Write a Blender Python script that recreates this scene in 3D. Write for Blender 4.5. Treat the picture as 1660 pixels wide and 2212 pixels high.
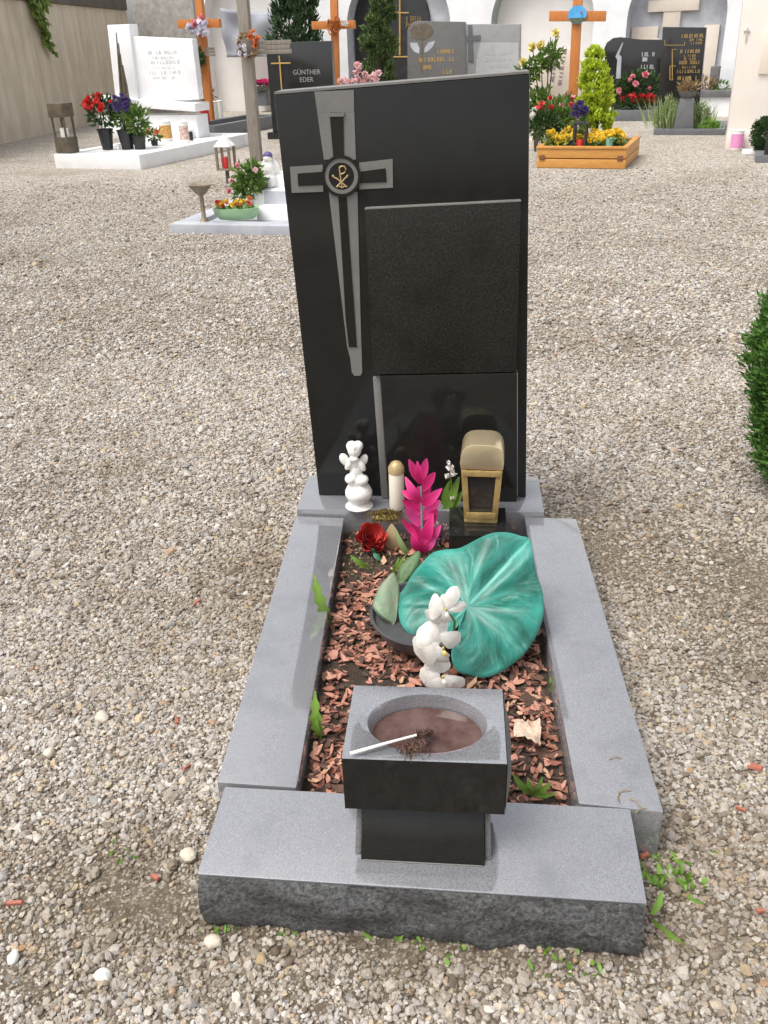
import bpy, bmesh, math, random
import numpy as np
from mathutils import Vector, Matrix, Euler, noise
random.seed(7); rng = np.random.default_rng(7)
R = math.radians
SC = bpy.context.scene; COL = SC.collection
for o in list(bpy.data.objects): bpy.data.objects.remove(o)

# ------------------------------------------------------------------ camera, sky, sun, exposure
CH = 1.5; PITCH = R(27.8); ROLL = R(1.9); YAW = R(5.4); FPX = 1912.0; CX, CY = 830.0, 1106.0
cd = bpy.data.cameras.new('camera'); cam = bpy.data.objects.new('camera', cd); COL.objects.link(cam)
cd.sensor_fit = 'VERTICAL'; cd.sensor_height = 36; cd.sensor_width = 27; cd.lens = 36*FPX/2212
cd.clip_start = .05; cd.clip_end = 600
cam.matrix_world = Matrix.Translation((0, 0, CH)) @ Matrix.Rotation(YAW, 4, 'Z') @ Matrix.Rotation(R(90)-PITCH, 4, 'X') @ Matrix.Rotation(-ROLL, 4, 'Z')
SC.camera = cam
SUN_EL, SUN_AZ = R(64), R(236)      # azimuth clockwise from +Y
w = bpy.data.worlds.new('World'); SC.world = w; w.use_nodes = True
nt = w.node_tree; nt.nodes.clear()
sky = nt.nodes.new('ShaderNodeTexSky'); sky.sky_type = 'NISHITA'; sky.sun_disc = False
sky.sun_elevation = SUN_EL; sky.sun_rotation = SUN_AZ; sky.dust_density = 4; sky.air_density = 1.0; sky.ozone_density = 1
hs = nt.nodes.new('ShaderNodeHueSaturation'); hs.inputs['Saturation'].default_value = .22   # thin white overcast
bg = nt.nodes.new('ShaderNodeBackground'); bg.inputs[1].default_value = .15
wo = nt.nodes.new('ShaderNodeOutputWorld')
nt.links.new(sky.outputs[0], hs.inputs['Color']); nt.links.new(hs.outputs[0], bg.inputs[0]); nt.links.new(bg.outputs[0], wo.inputs[0])
sd = bpy.data.lights.new('sun', 'SUN'); so = bpy.data.objects.new('sun', sd); COL.objects.link(so)
sd.energy = 1.25; sd.angle = R(30); sd.color = (1, .95, .87)
sdir = Vector((math.sin(SUN_AZ)*math.cos(SUN_EL), math.cos(SUN_AZ)*math.cos(SUN_EL), math.sin(SUN_EL)))
so.rotation_euler = sdir.to_track_quat('Z', 'Y').to_euler(); so.location = (0, -5, 30)
SC.view_settings.view_transform = 'Standard'; SC.view_settings.look = 'None'; SC.view_settings.gamma = 1
SC.view_settings.use_curve_mapping = False
SC.view_settings.exposure = 0.80

# ------------------------------------------------------------------ measuring helpers (photo point -> real place)
def ray(x, y):
    u, v = x-CX, y-CY
    ul = u*math.cos(ROLL)-v*math.sin(ROLL); vl = u*math.sin(ROLL)+v*math.cos(ROLL)
    f = Vector((0, math.cos(PITCH), -math.sin(PITCH))); dn = Vector((0, -math.sin(PITCH), -math.cos(PITCH)))
    d = f*FPX + dn*vl + Vector((ul, 0, 0))
    return Matrix.Rotation(YAW, 3, 'Z') @ d
def gz(x, y, z=0.0):
    d = ray(x, y); t = (z-CH)/d.z; return Vector((0, 0, CH))+d*t
def gy(x, y, Y):
    d = ray(x, y); return Vector((0, 0, CH))+d*(Y/d.y)
class Frame:
    """upright frame at a real ground point: local x to the right, z up, y away"""
    def __init__(s, P, rz=0): s.P = Vector((P[0], P[1], 0)); s.rz = rz; s.n = Vector((-math.sin(rz), math.cos(rz), 0)); s.x = Vector((math.cos(rz), math.sin(rz), 0))
    def l(s, px, py, dy=0.0):
        d = ray(px, py); o = Vector((0, 0, CH)); p0 = s.P+s.n*dy
        p = o+d*((p0-o).dot(s.n)/d.dot(s.n)); q = p-s.P
        return q.dot(s.x), q.z
    def L(s, px, py, dy=0.0):
        a, b = s.l(px, py, dy); return Vector((a, dy, b))
def GF(px, py, rz=R(-15), z=0): return Frame(gz(px, py, z), rz)

# ------------------------------------------------------------------ materials
def mixrgb(nt, a, b, fac, mode='MIX'):
    n = nt.nodes.new('ShaderNodeMix'); n.data_type = 'RGBA'; n.blend_type = mode
    for i, x in ((0, fac), (6, a), (7, b)):
        if hasattr(x, 'links'): nt.links.new(x, n.inputs[i])
        elif i == 0: n.inputs[0].default_value = x
        else: n.inputs[i].default_value = (*x, 1)
    return n.outputs[2]
def noi(nt, vec, scale, detail=5, rough=.6, lo=.35, hi=.65):
    n = nt.nodes.new('ShaderNodeTexNoise'); n.inputs['Scale'].default_value = scale; n.inputs['Detail'].default_value = detail; n.inputs['Roughness'].default_value = rough
    nt.links.new(vec, n.inputs['Vector'])
    m = nt.nodes.new('ShaderNodeMapRange'); m.inputs[1].default_value = lo; m.inputs[2].default_value = hi
    nt.links.new(n.outputs[0], m.inputs[0]); return m.outputs[0]
def coords(nt, stretch=None, kind='Object'):
    t = nt.nodes.new('ShaderNodeTexCoord'); v = t.outputs[kind]
    if stretch:
        mp = nt.nodes.new('ShaderNodeMapping'); mp.inputs['Scale'].default_value = stretch; nt.links.new(v, mp.inputs[0]); v = mp.outputs[0]
    return v
MATS = {}
def M(name, c1, c2=None, scale=8, rough=.6, bump=0, bscale=None, metal=0, var=None, stretch=None, dirt=None, dscale=3, trans=0, coat=0, ior=1.5, alpha=1, glass=0, lo=.35, hi=.65, spec=.5):
    m = bpy.data.materials.new(name); m.use_nodes = True; nt = m.node_tree; p = nt.nodes['Principled BSDF']; MATS[name] = m
    v = coords(nt, stretch); c2 = c2 or tuple(x*.8 for x in c1)
    c = mixrgb(nt, c1, c2, noi(nt, v, scale, lo=lo, hi=hi))
    if var:
        at = nt.nodes.new('ShaderNodeAttribute'); at.attribute_name = 'var'; c = mixrgb(nt, c, var, at.outputs['Fac'])
    if dirt: c = mixrgb(nt, c, dirt, noi(nt, coords(nt), dscale, lo=.5, hi=.72))
    nt.links.new(c, p.inputs['Base Color']); p.inputs['Roughness'].default_value = rough; p.inputs['Metallic'].default_value = metal
    p.inputs['IOR'].default_value = ior; p.inputs['Coat Weight'].default_value = coat; p.inputs['Specular IOR Level'].default_value = spec
    p.inputs['Transmission Weight'].default_value = glass
    if bump:
        b = nt.nodes.new('ShaderNodeBump'); b.inputs['Strength'].default_value = bump; b.inputs['Distance'].default_value = .02
        nt.links.new(noi(nt, v, bscale or scale*3, lo=0, hi=1), b.inputs['Height']); nt.links.new(b.outputs[0], p.inputs['Normal'])
    if trans:
        t = nt.nodes.new('ShaderNodeBsdfTranslucent'); nt.links.new(c, t.inputs[0]); mx = nt.nodes.new('ShaderNodeMixShader'); mx.inputs[0].default_value = trans
        nt.links.new(p.outputs[0], mx.inputs[1]); nt.links.new(t.outputs[0], mx.inputs[2]); nt.links.new(mx.outputs[0], nt.nodes['Material Output'].inputs[0])
    return m
def granite(name, dark, light, rough, spec=.5, bump=.0, fine=420, dust=None, ior=1.5):
    m = bpy.data.materials.new(name); m.use_nodes = True; nt = m.node_tree; p = nt.nodes['Principled BSDF']; MATS[name] = m
    v = coords(nt)
    c = mixrgb(nt, dark, light, noi(nt, v, fine, 3, .7, .36, .66))
    c = mixrgb(nt, c, tuple(x*.8 for x in dark), noi(nt, v, 9, 4, .6, .5, 1.0))
    if dust: c = mixrgb(nt, c, dust, noi(nt, v, 7, 9, .75, .5, .95))
    nt.links.new(c, p.inputs['Base Color']); p.inputs['IOR'].default_value = ior; p.inputs['Specular IOR Level'].default_value = spec
    if name == 'granite_polished': c = mixrgb(nt, c, (.052, .049, .043), noi(nt, coords(nt, (9, 9, 1.1)), 2.2, 7, .7, .52, .95))
    mr = nt.nodes.new('ShaderNodeMapRange'); mr.inputs[3].default_value = rough*.75; mr.inputs[4].default_value = rough*1.35
    nt.links.new(noi(nt, v, 14, 6), mr.inputs[0]); nt.links.new(mr.outputs[0], p.inputs['Roughness'])
    if bump:
        b = nt.nodes.new('ShaderNodeBump'); b.inputs['Strength'].default_value = bump; b.inputs['Distance'].default_value = .01
        nt.links.new(noi(nt, v, 60, 8, .7, 0, 1), b.inputs['Height']); nt.links.new(b.outputs[0], p.inputs['Normal'])
    return m
granite('granite_honed_skylit', (.135, .137, .147), (.265, .267, .283), .06, ior=2.8, dust=(.22, .22, .227))  # upper surfaces: base colour paled to carry part of the sky's reflection
granite('granite_polished', (.010, .010, .0095), (.021, .020, .018), .09, ior=1.5, spec=.28)
granite('granite_flamed', (.010, .0095, .008), (.036, .032, .027), .24, ior=1.5, spec=.2, bump=.04, fine=170)
granite('granite_rough', (.036, .036, .036), (.15, .15, .15), .5, bump=1.0, fine=120, dust=(.15, .15, .155))
granite('granite_sawn', (.085, .083, .08), (.17, .165, .16), .6, bump=.2, fine=200)
granite('granite_frosted', (.135, .13, .12), (.215, .205, .19), .5, bump=.1)
granite('granite_grey', (.085, .083, .08), (.16, .157, .15), .35, fine=160)
granite('granite_mid', (.22, .22, .22), (.33, .33, .33), .35, fine=160)
granite('granite_pale', (.36, .37, .37), (.5, .5, .5), .4, fine=120)
granite('granite_black_far', (.012, .012, .012), (.03, .03, .03), .12)
granite('granite_kerb_far', (.10, .105, .115), (.17, .175, .185), .4, fine=90)
M('marble_white', (.86, .86, .86), (.80, .80, .81), 3, .35, dirt=(.74, .74, .74), dscale=2)
M('marble_beige', (.80, .74, .68), (.76, .69, .62), 2, .5, .1, 40)
M('marble_cream', (.76, .68, .58), (.72, .62, .53), 5, .5, .1, 40)
M('marble_grey', (.46, .47, .50), (.33, .34, .375), 3, .5)
M('gold', (.50, .38, .20), (.40, .29, .14), 30, .45, metal=.3)
M('gold_paint', (.50, .33, .10), (.40, .25, .07), 40, .5)
M('brass', (.62, .45, .19), (.48, .33, .12), 40, .35, .15, 60, metal=.45, dirt=(.34, .24, .10), dscale=12)
M('brass_foil', (.80, .66, .42), (.74, .60, .36), 6, .28, .04, 20, metal=.75)
M('bronze_old', (.10, .085, .06), (.17, .14, .10), 12, .55, metal=.4)
M('bronze_pale', (.30, .24, .17), (.2, .16, .11), 18, .5, .2, 30, metal=.3)
M('dark_metal', (.02, .02, .022), (.035, .035, .035), 20, .4)
M('black_plastic', (.012, .012, .014), (.02, .02, .02), 20, .45)
M('glass_dark', (.03, .028, .025), (.05, .045, .04), 8, .06)
M('porcelain', (.80, .79, .76), (.74, .72, .67), 20, .35, dirt=(.66, .63, .56), dscale=14)
M('plaster_cast', (.74, .71, .66), (.66, .62, .56), 40, .65, .35, 120, dirt=(.45, .40, .33), dscale=22)
M('wax_cream', (.74, .69, .58), (.68, .62, .5), 9, .5)
M('wax_white', (.85, .84, .80), (.8, .79, .75), 9, .5)
M('wax_red', (.55, .025, .02), (.45, .02, .015), 9, .35)
M('plastic_pink_print', (.75, .30, .52), (.7, .25, .5), 9, .5)
M('plastic_green', (.16, .36, .28), (.2, .4, .33), 9, .4)
M('wood_orange', (.56, .20, .045), (.46, .15, .03), 3, .55, .1, 30, stretch=(14, 14, 1.5))
M('wood_amber', (.60, .30, .075), (.50, .22, .045), 4, .5, .12, 30, stretch=(1.5, 14, 18))
M('wood_end', (.20, .09, .03), (.15, .06, .02), 30, .7)
M('wood_weathered', (.30, .265, .22), (.20, .175, .145), 4, .85, .35, 12, stretch=(18, 18, 1.2))
M('soil', (.045, .03, .02), (.085, .06, .042), 30, .95, .9, 120)
M('bark_red', (.26, .085, .05), (.18, .06, .038), 90, .7, .3, 200, var=(.56, .28, .2))
M('bark_pale', (.52, .32, .2), (.42, .24, .15), 60, .8, .2, 200)
M('bark_dark', (.075, .04, .027), (.05, .03, .02), 60, .9, .2, 200, var=(.14, .07, .05))
M('terracotta_chip', (.40, .13, .085), (.28, .09, .06), 60, .75)
M('stone_white', (.70, .68, .64), (.58, .56, .52), 60, .6)
M('stone_cream', (.55, .49, .40), (.44, .38, .30), 60, .6)
M('foliage_thuja', (.035, .10, .012), (.06, .15, .02), 6, .6, var=(.10, .22, .03), trans=.25)
M('foliage_cypress', (.015, .042, .016), (.028, .062, .022), 4, .65, var=(.05, .10, .03), trans=.2)
M('foliage_yew', (.022, .052, .014), (.04, .085, .02), 4, .65, var=(.13, .19, .05), trans=.2)
M('foliage_gold', (.34, .46, .02), (.44, .56, .03), 4, .65, var=(.56, .66, .06), trans=.3)
M('foliage_green', (.06, .14, .025), (.10, .19, .035), 8, .6, var=(.18, .28, .06), trans=.3)
M('foliage_dark', (.016, .042, .012), (.03, .07, .02), 8, .6, var=(.06, .12, .03), trans=.2)
M('foliage_pale', (.20, .28, .10), (.28, .36, .15), 8, .6, var=(.36, .44, .2), trans=.3)
M('foliage_dry', (.20, .13, .06), (.28, .2, .1), 8, .7, var=(.36, .25, .14), trans=.2)
M('weed_green', (.10, .22, .025), (.16, .32, .045), 20, .5, var=(.24, .40, .07), trans=.3)
M('moss', (.12, .11, .025), (.17, .11, .03), 30, .9, var=(.24, .17, .05))
M('trunk', (.10, .075, .055), (.06, .045, .035), 10, .9, .5, 40)
M('flower_red', (.62, .03, .03), (.5, .02, .02), 9, .55, var=(.75, .08, .07), trans=.2)
M('flower_pink', (.78, .22, .30), (.7, .16, .24), 9, .55, var=(.85, .45, .48), trans=.2)
M('flower_paleroses', (.80, .50, .50), (.72, .38, .40), 9, .55, var=(.88, .68, .66), trans=.2)
M('flower_magenta', (.74, .02, .20), (.60, .015, .14), 9, .5, var=(.86, .10, .38), trans=.25)
M('flower_yellow', (.82, .58, .02), (.76, .50, .02), 9, .55, var=(.85, .65, .08), trans=.2)
M('flower_lemon', (.82, .72, .22), (.75, .62, .15), 9, .55, var=(.88, .80, .4), trans=.2)
M('flower_orange', (.75, .22, .05), (.65, .15, .05), 9, .55, var=(.8, .35, .15), trans=.2)
M('flower_purple', (.07, .045, .16), (.11, .07, .22), 9, .6, var=(.16, .11, .3), trans=.2)
M('flower_white', (.82, .80, .74), (.75, .72, .66), 9, .55, var=(.85, .84, .8), trans=.2)
M('ribbon_lilac', (.72, .68, .80), (.8, .78, .84), 9, .5)
M('rose_cloth', (.52, .03, .025), (.40, .02, .02), 30, .75, .3, 200, var=(.62, .07, .055))
M('heather', (.42, .28, .30), (.30, .22, .2), 60, .8, var=(.55, .40, .42))
M('pot_grey', (.045, .045, .047), (.07, .07, .072), 14, .5)
M('bowl_green', (.28, .46, .25), (.34, .52, .3), 14, .35)
M('picture_yellow', (.72, .50, .10), (.40, .12, .08), 38, .5)
M('picture_green', (.65, .70, .55), (.5, .12, .16), 30, .5)
M('picture_blue', (.05, .32, .66), (.12, .42, .75), 12, .4)
M('picture_land', (.06, .09, .04), (.12, .14, .10), 22, .5)
M('picture_pink', (.75, .25, .35), (.8, .4, .5), 22, .5)
M('plaster_wall', (.82, .82, .83), (.74, .745, .76), 2.2, .9, .25, 18, dirt=(.66, .66, .67), dscale=.8)
M('plaster_warm', (.80, .77, .74), (.74, .71, .68), 1.6, .9, .15, 14)
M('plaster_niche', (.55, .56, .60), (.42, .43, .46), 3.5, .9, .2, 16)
M('plaster_green', (.36, .40, .38), (.30, .34, .33), 4, .9)
M('masonry_rough', (.38, .36, .33), (.27, .255, .235), 7, .95, .6, 22)
M('concrete_wall', (.64, .57, .46), (.42, .36, .27), 1.1, .9, .3, 14, lo=.3, hi=.75, stretch=(3, 3, .5), dirt=(.42, .365, .275), dscale=.7)
M('concrete_coping', (.13, .115, .095), (.09, .08, .065), 3, .9, .3, 20)
M('slate', (.018, .018, .019), (.034, .033, .034), 6, .45)
M('tarp', (.28, .29, .33), (.34, .35, .39), 2, .6, .3, 4)
M('stone_ledge', (.10, .10, .10), (.16, .16, .155), 9, .7, .2, 30)
M('engraving_grey', (.55, .55, .54), (.46, .46, .45), 30, .7)
M('engraving_purple', (.30, .20, .34), (.26, .17, .3), 30, .7)
M('engraving_pale', (.30, .30, .30), (.24, .24, .24), 30, .7)
M('roof_white', (.82, .81, .78), (.75, .74, .7), 8, .4)

M('dry_leaf_pale', (.62, .52, .42), (.50, .34, .24), 40, .8, .4, 90)
M('orchid_white', (.84, .82, .78), (.78, .74, .69), 30, .55, .1, 60, trans=.3, dirt=(.62, .54, .46), dscale=22)
M('orchid_yellow', (.62, .50, .14), (.50, .36, .08), 60, .5)
M('litter', (.16, .12, .05), (.10, .10, .03), 60, .85, var=(.42, .32, .2))
M('ivy_green', (.09, .17, .03), (.14, .22, .05), 8, .6, var=(.24, .32, .07), trans=.3)
M('rose_leaf', (.02, .12, .06), (.03, .16, .09), 20, .5)
def gravel_ground():
    m = bpy.data.materials.new('gravel_ground'); m.use_nodes = True; nt = m.node_tree; p = nt.nodes['Principled BSDF']
    v = coords(nt)
    vo = nt.nodes.new('ShaderNodeTexVoronoi'); vo.inputs['Scale'].default_value = 58; nt.links.new(v, vo.inputs['Vector'])
    sp = nt.nodes.new('ShaderNodeSeparateColor'); nt.links.new(vo.outputs['Color'], sp.inputs[0])
    rp = nt.nodes.new('ShaderNodeValToRGB'); nt.links.new(sp.outputs[0], rp.inputs[0]); el = rp.color_ramp.elements
    cols = [(0, (.10, .08, .06)), (.25, (.24, .205, .165)), (.5, (.37, .33, .28)), (.8, (.47, .44, .395)), (1, (.62, .58, .52))]
    el[0].position, el[0].color = cols[0][0], (*cols[0][1], 1); el[1].position, el[1].color = cols[-1][0], (*cols[-1][1], 1)
    for q, c in cols[1:-1]: e = el.new(q); e.color = (*c, 1)
    vo2 = nt.nodes.new('ShaderNodeTexVoronoi'); vo2.inputs['Scale'].default_value = 17; nt.links.new(v, vo2.inputs['Vector'])
    sp2 = nt.nodes.new('ShaderNodeSeparateColor'); nt.links.new(vo2.outputs['Color'], sp2.inputs[0])
    c = mixrgb(nt, rp.outputs[0], (.46, .42, .37), noi(nt, v, 30, 4, .7, .5, .75))
    c = mixrgb(nt, c, (.25, .215, .17), noi(nt, v, 1.1, 6, .65, .48, .78))
    # near the grave the loose stones lie on damp brown earth
    ge = nt.nodes.new('ShaderNodeNewGeometry'); ln = nt.nodes.new('ShaderNodeVectorMath'); ln.operation = 'LENGTH'; nt.links.new(ge.outputs['Position'], ln.inputs[0])
    mr = nt.nodes.new('ShaderNodeMapRange'); mr.inputs[1].default_value = 4.5; mr.inputs[2].default_value = 10.0; nt.links.new(ln.outputs['Value'], mr.inputs[0])
    earth = mixrgb(nt, (.095, .07, .047), (.21, .17, .125), noi(nt, v, 40, 9, .75))
    vg = nt.nodes.new('ShaderNodeTexVoronoi'); vg.inputs['Scale'].default_value = 210; nt.links.new(v, vg.inputs['Vector']); sg = nt.nodes.new('ShaderNodeSeparateColor'); nt.links.new(vg.outputs['Color'], sg.inputs[0])
    gm = nt.nodes.new('ShaderNodeMapRange'); gm.inputs[1].default_value = .62; gm.inputs[2].default_value = .95; nt.links.new(sg.outputs[0], gm.inputs[0]); earth = mixrgb(nt, earth, (.38, .34, .28), gm.outputs[0])
    c = mixrgb(nt, earth, c, mr.outputs[0])
    nt.links.new(c, p.inputs['Base Color']); p.inputs['Roughness'].default_value = .95; p.inputs['Specular IOR Level'].default_value = .2
    b = nt.nodes.new('ShaderNodeBump'); b.inputs['Strength'].default_value = .7; b.inputs['Distance'].default_value = .012
    nt.links.new(noi(nt, v, 70, 8, .75, .2, .8), b.inputs['Height']); nt.links.new(b.outputs[0], p.inputs['Normal'])
    MATS['gravel_ground'] = m
gravel_ground()
def pebble_mat():
    m = bpy.data.materials.new('pebble'); m.use_nodes = True; nt = m.node_tree; p = nt.nodes['Principled BSDF']
    oi = nt.nodes.new('ShaderNodeObjectInfo'); rp = nt.nodes.new('ShaderNodeValToRGB'); nt.links.new(oi.outputs['Random'], rp.inputs[0]); el = rp.color_ramp.elements
    cols = [(0, (.16, .13, .105)), (.10, (.27, .23, .19)), (.25, (.35, .31, .265)), (.42, (.43, .39, .345)), (.58, (.41, .39, .38)), (.70, (.50, .465, .425)), (.80, (.56, .535, .50)), (.88, (.48, .385, .25)), (.92, (.23, .235, .24)), (.96, (.66, .64, .60)), (1, (.40, .26, .16))]
    el[0].color = (*cols[0][1], 1); el[1].color = (*cols[-1][1], 1)
    for q, c in cols[1:-1]: e = el.new(q); e.color = (*c, 1)
    v = coords(nt); c = mixrgb(nt, rp.outputs[0], (.8, .78, .74), noi(nt, v, 3, 4, .6, .4, .8), 'MULTIPLY')
    ge = nt.nodes.new('ShaderNodeNewGeometry'); c = mixrgb(nt, c, (.70, .66, .61), noi(nt, ge.outputs['Position'], 1.15, 6, .68, .44, .72), 'MULTIPLY')
    da_ = nt.nodes.new('ShaderNodeAttribute'); da_.attribute_type = 'INSTANCER'; da_.attribute_name = 'damp'; c = mixrgb(nt, c, mixrgb(nt, c, (.64, .58, .50), 1.0, 'MULTIPLY'), da_.outputs['Fac'])
    c = mixrgb(nt, c, (.76, .72, .67), noi(nt, ge.outputs['Position'], 6.5, 5, .7, .5, .72), 'MULTIPLY')
    nt.links.new(c, p.inputs['Base Color']); p.inputs['Roughness'].default_value = .8; p.inputs['Specular IOR Level'].default_value = .3
    MATS['pebble'] = m
pebble_mat()
def leaf_mat():
    m = bpy.data.materials.new('teal_leaf'); m.use_nodes = True; nt = m.node_tree; p = nt.nodes['Principled BSDF']
    a = nt.nodes.new('ShaderNodeAttribute'); a.attribute_name = 'polar'   # x = angle*k, y = radius
    mp = nt.nodes.new('ShaderNodeMapping'); mp.inputs['Scale'].default_value = (2.2, 1.3, 1); nt.links.new(a.outputs['Vector'], mp.inputs[0])
    mp2 = nt.nodes.new('ShaderNodeMapping'); mp2.inputs['Scale'].default_value = (17, 2.6, 1); nt.links.new(a.outputs['Vector'], mp2.inputs[0])
    c = mixrgb(nt, (.004, .085, .058), (.03, .26, .205), noi(nt, mp.outputs[0], 1.3, 4, .6, .36, .66))
    k1 = noi(nt, mp2.outputs[0], 1.0, 7, .8, .48, .95); k2 = noi(nt, mp.outputs[0], 2.1, 3, .5, .38, .64); mu = nt.nodes.new('ShaderNodeMath'); mu.operation = 'MULTIPLY'; nt.links.new(k1, mu.inputs[0]); nt.links.new(k2, mu.inputs[1])
    c = mixrgb(nt, c, (.38, .60, .55), mu.outputs[0])
    at = nt.nodes.new('ShaderNodeAttribute'); at.attribute_name = 'var'; c = mixrgb(nt, c, (.12, .46, .39), at.outputs['Fac'])
    nt.links.new(c, p.inputs['Base Color']); p.inputs['Roughness'].default_value = .42
    b = nt.nodes.new('ShaderNodeBump'); b.inputs['Strength'].default_value = .15; b.inputs['Distance'].default_value = .004
    nt.links.new(noi(nt, mp2.outputs[0], 1.6, 5, .7, 0, 1), b.inputs['Height']); nt.links.new(b.outputs[0], p.inputs['Normal'])
    MATS['teal_leaf'] = m
leaf_mat()
def water_mat():
    m = bpy.data.materials.new('water_brown'); m.use_nodes = True; nt = m.node_tree; p = nt.nodes['Principled BSDF']
    v = coords(nt); c = mixrgb(nt, (.065, .03, .024), (.12, .075, .066), noi(nt, v, 16, 4, .6, .4, .65))
    nt.links.new(c, p.inputs['Base Color']); p.inputs['Roughness'].default_value = .05; p.inputs['IOR'].default_value = 1.33
    MATS['water_brown'] = m
water_mat()

# ------------------------------------------------------------------ mesh helpers
class MB:
    def __init__(s): s.v = []; s.f = []; s.var = []
    def add(s, vf, mx=None, var=None):
        b = len(s.v); k = random.random() if var is None else var
        for i, p in enumerate(vf[0]):
            p = Vector(p); s.v.append(tuple(mx @ p if mx else p)); s.var.append(k[i] if hasattr(k, '__len__') else k)
        s.f += [tuple(b+i for i in f) for f in vf[1]]; return s
    def build(s, name, mat, parent=None, smooth=40, loc=None, rot=None):
        me = bpy.data.meshes.new(name); me.from_pydata(s.v, [], s.f); me.update()
        me.materials.append(MATS[mat])
        a = me.attributes.new('var', 'FLOAT', 'POINT'); a.data.foreach_set('value', s.var)
        if smooth: me.shade_smooth(); me.set_sharp_from_angle(angle=R(smooth))
        o = bpy.data.objects.new(name, me); COL.objects.link(o)
        if parent: o.parent = parent
        if loc is not None: o.location = loc
        if rot is not None: o.rotation_euler = rot
        return o
def T(x=0, y=0, z=0, rx=0, ry=0, rz=0, s=1):
    m = Matrix.Translation((x, y, z)) @ Euler((rx, ry, rz)).to_matrix().to_4x4()
    if s != 1: m = m @ Matrix.Diagonal((s, s, s, 1)) if not hasattr(s, '__len__') else m @ Matrix.Diagonal((*s, 1))
    return m
def bm_out(bm): 
    bm.verts.index_update(); r = ([tuple(v.co) for v in bm.verts], [tuple(v.index for v in f.verts) for f in bm.faces]); bm.free(); return r
def hexa(pts, bev=0, sub=0, rough=0, seed=0):
    """8 points: bottom 4 (ccw) then top 4"""
    bm = bmesh.new(); vs = [bm.verts.new(p) for p in pts]
    for f in ((3, 2, 1, 0), (4, 5, 6, 7), (0, 1, 5, 4), (1, 2, 6, 5), (2, 3, 7, 6), (3, 0, 4, 7)): bm.faces.new([vs[i] for i in f])
    bm.normal_update()
    if bev: bmesh.ops.bevel(bm, geom=list(bm.edges), offset=bev, segments=2, affect='EDGES', profile=.6)
    return bm_out(bm)
def box(sx, sy, sz, bev=0, c=(0, 0, 0)):
    x, y, z = sx/2, sy/2, sz/2; a, b, d = c
    return hexa([(a-x, b-y, d-z), (a+x, b-y, d-z), (a+x, b+y, d-z), (a-x, b+y, d-z), (a-x, b-y, d+z), (a+x, b-y, d+z), (a+x, b+y, d+z), (a-x, b+y, d+z)], bev)
def bb(x0, x1, y0, y1, z0, z1, bev=0): return box(x1-x0, y1-y0, z1-z0, bev, ((x0+x1)/2, (y0+y1)/2, (z0+z1)/2))
def prism(poly, y0, y1, bev=0):
    """polygon of (x,z), extruded from y0 (front) to y1"""
    A = sum(poly[i][0]*poly[(i+1) % len(poly)][1]-poly[(i+1) % len(poly)][0]*poly[i][1] for i in range(len(poly)))
    if A < 0: poly = poly[::-1]
    bm = bmesh.new(); a = [bm.verts.new((x, y0, z)) for x, z in poly]; b = [bm.verts.new((x, y1, z)) for x, z in poly]; n = len(poly)
    bm.faces.new(a); bm.faces.new(b[::-1])
    for i in range(n): bm.faces.new((a[(i+1) % n], a[i], b[i], b[(i+1) % n]))
    bmesh.ops.recalc_face_normals(bm, faces=list(bm.faces))
    if bev: bmesh.ops.bevel(bm, geom=list(bm.edges), offset=bev, segments=2, affect='EDGES', profile=.6)
    return bm_out(bm)
def lathe(prof, seg=20, sx=1, sy=1, cap=True):
    v = []; f = []
    for r, z in prof:
        for k in range(seg):
            a = 2*math.pi*k/seg; v.append((r*math.cos(a)*sx, r*math.sin(a)*sy, z))
    n = len(prof)
    for i in range(n-1):
        for k in range(seg): f.append((i*seg+k, i*seg+(k+1) % seg, (i+1)*seg+(k+1) % seg, (i+1)*seg+k))
    if cap: f.append(tuple(range(seg))[::-1]); f.append(tuple((n-1)*seg+k for k in range(seg)))
    return v, f
def tube(pts, rad, seg=8):
    pts = [Vector(p) for p in pts]; n = len(pts); rad = rad if hasattr(rad, '__len__') else [rad]*n; v = []; f = []
    for i, p in enumerate(pts):
        d = (pts[min(i+1, n-1)]-pts[max(i-1, 0)]).normalized(); u = d.orthogonal().normalized() if abs(d.z) > .95 else d.cross(Vector((0, 0, 1))).normalized(); w = d.cross(u)
        for k in range(seg):
            a = 2*math.pi*k/seg; v.append(tuple(p+(u*math.cos(a)+w*math.sin(a))*rad[i]))
    for i in range(n-1):
        for k in range(seg): f.append((i*seg+k, i*seg+(k+1) % seg, (i+1)*seg+(k+1) % seg, (i+1)*seg+k))
    f.append(tuple(range(seg))[::-1]); f.append(tuple((n-1)*seg+k for k in range(seg))); return v, f
def ell(c, r, rot=(0, 0, 0), seg=12, rings=8):
    v = [(0, 0, -1)]; f = []
    for i in range(1, rings):
        t = math.pi*i/rings
        for k in range(seg): a = 2*math.pi*k/seg; v.append((math.sin(t)*math.cos(a), math.sin(t)*math.sin(a), -math.cos(t)))
    v.append((0, 0, 1)); L = len(v)-1
    for k in range(seg): f.append((0, 1+(k+1) % seg, 1+k)); f.append((L, L-seg+k, L-seg+(k+1) % seg))
    for i in range(rings-2):
        for k in range(seg): a = 1+i*seg; f.append((a+k, a+(k+1) % seg, a+seg+(k+1) % seg, a+seg+k))
    r = r if hasattr(r, '__len__') else (r, r, r)
    mx = T(*c, *rot) @ Matrix.Diagonal((*r, 1)); return [tuple(mx @ Vector(p)) for p in v], f
def tag(o, label=None, cat=None, group=None, kind=None):
    for k, x in (('label', label), ('category', cat), ('group', group), ('kind', kind)):
        if x: o[k] = x
    return o
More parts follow.
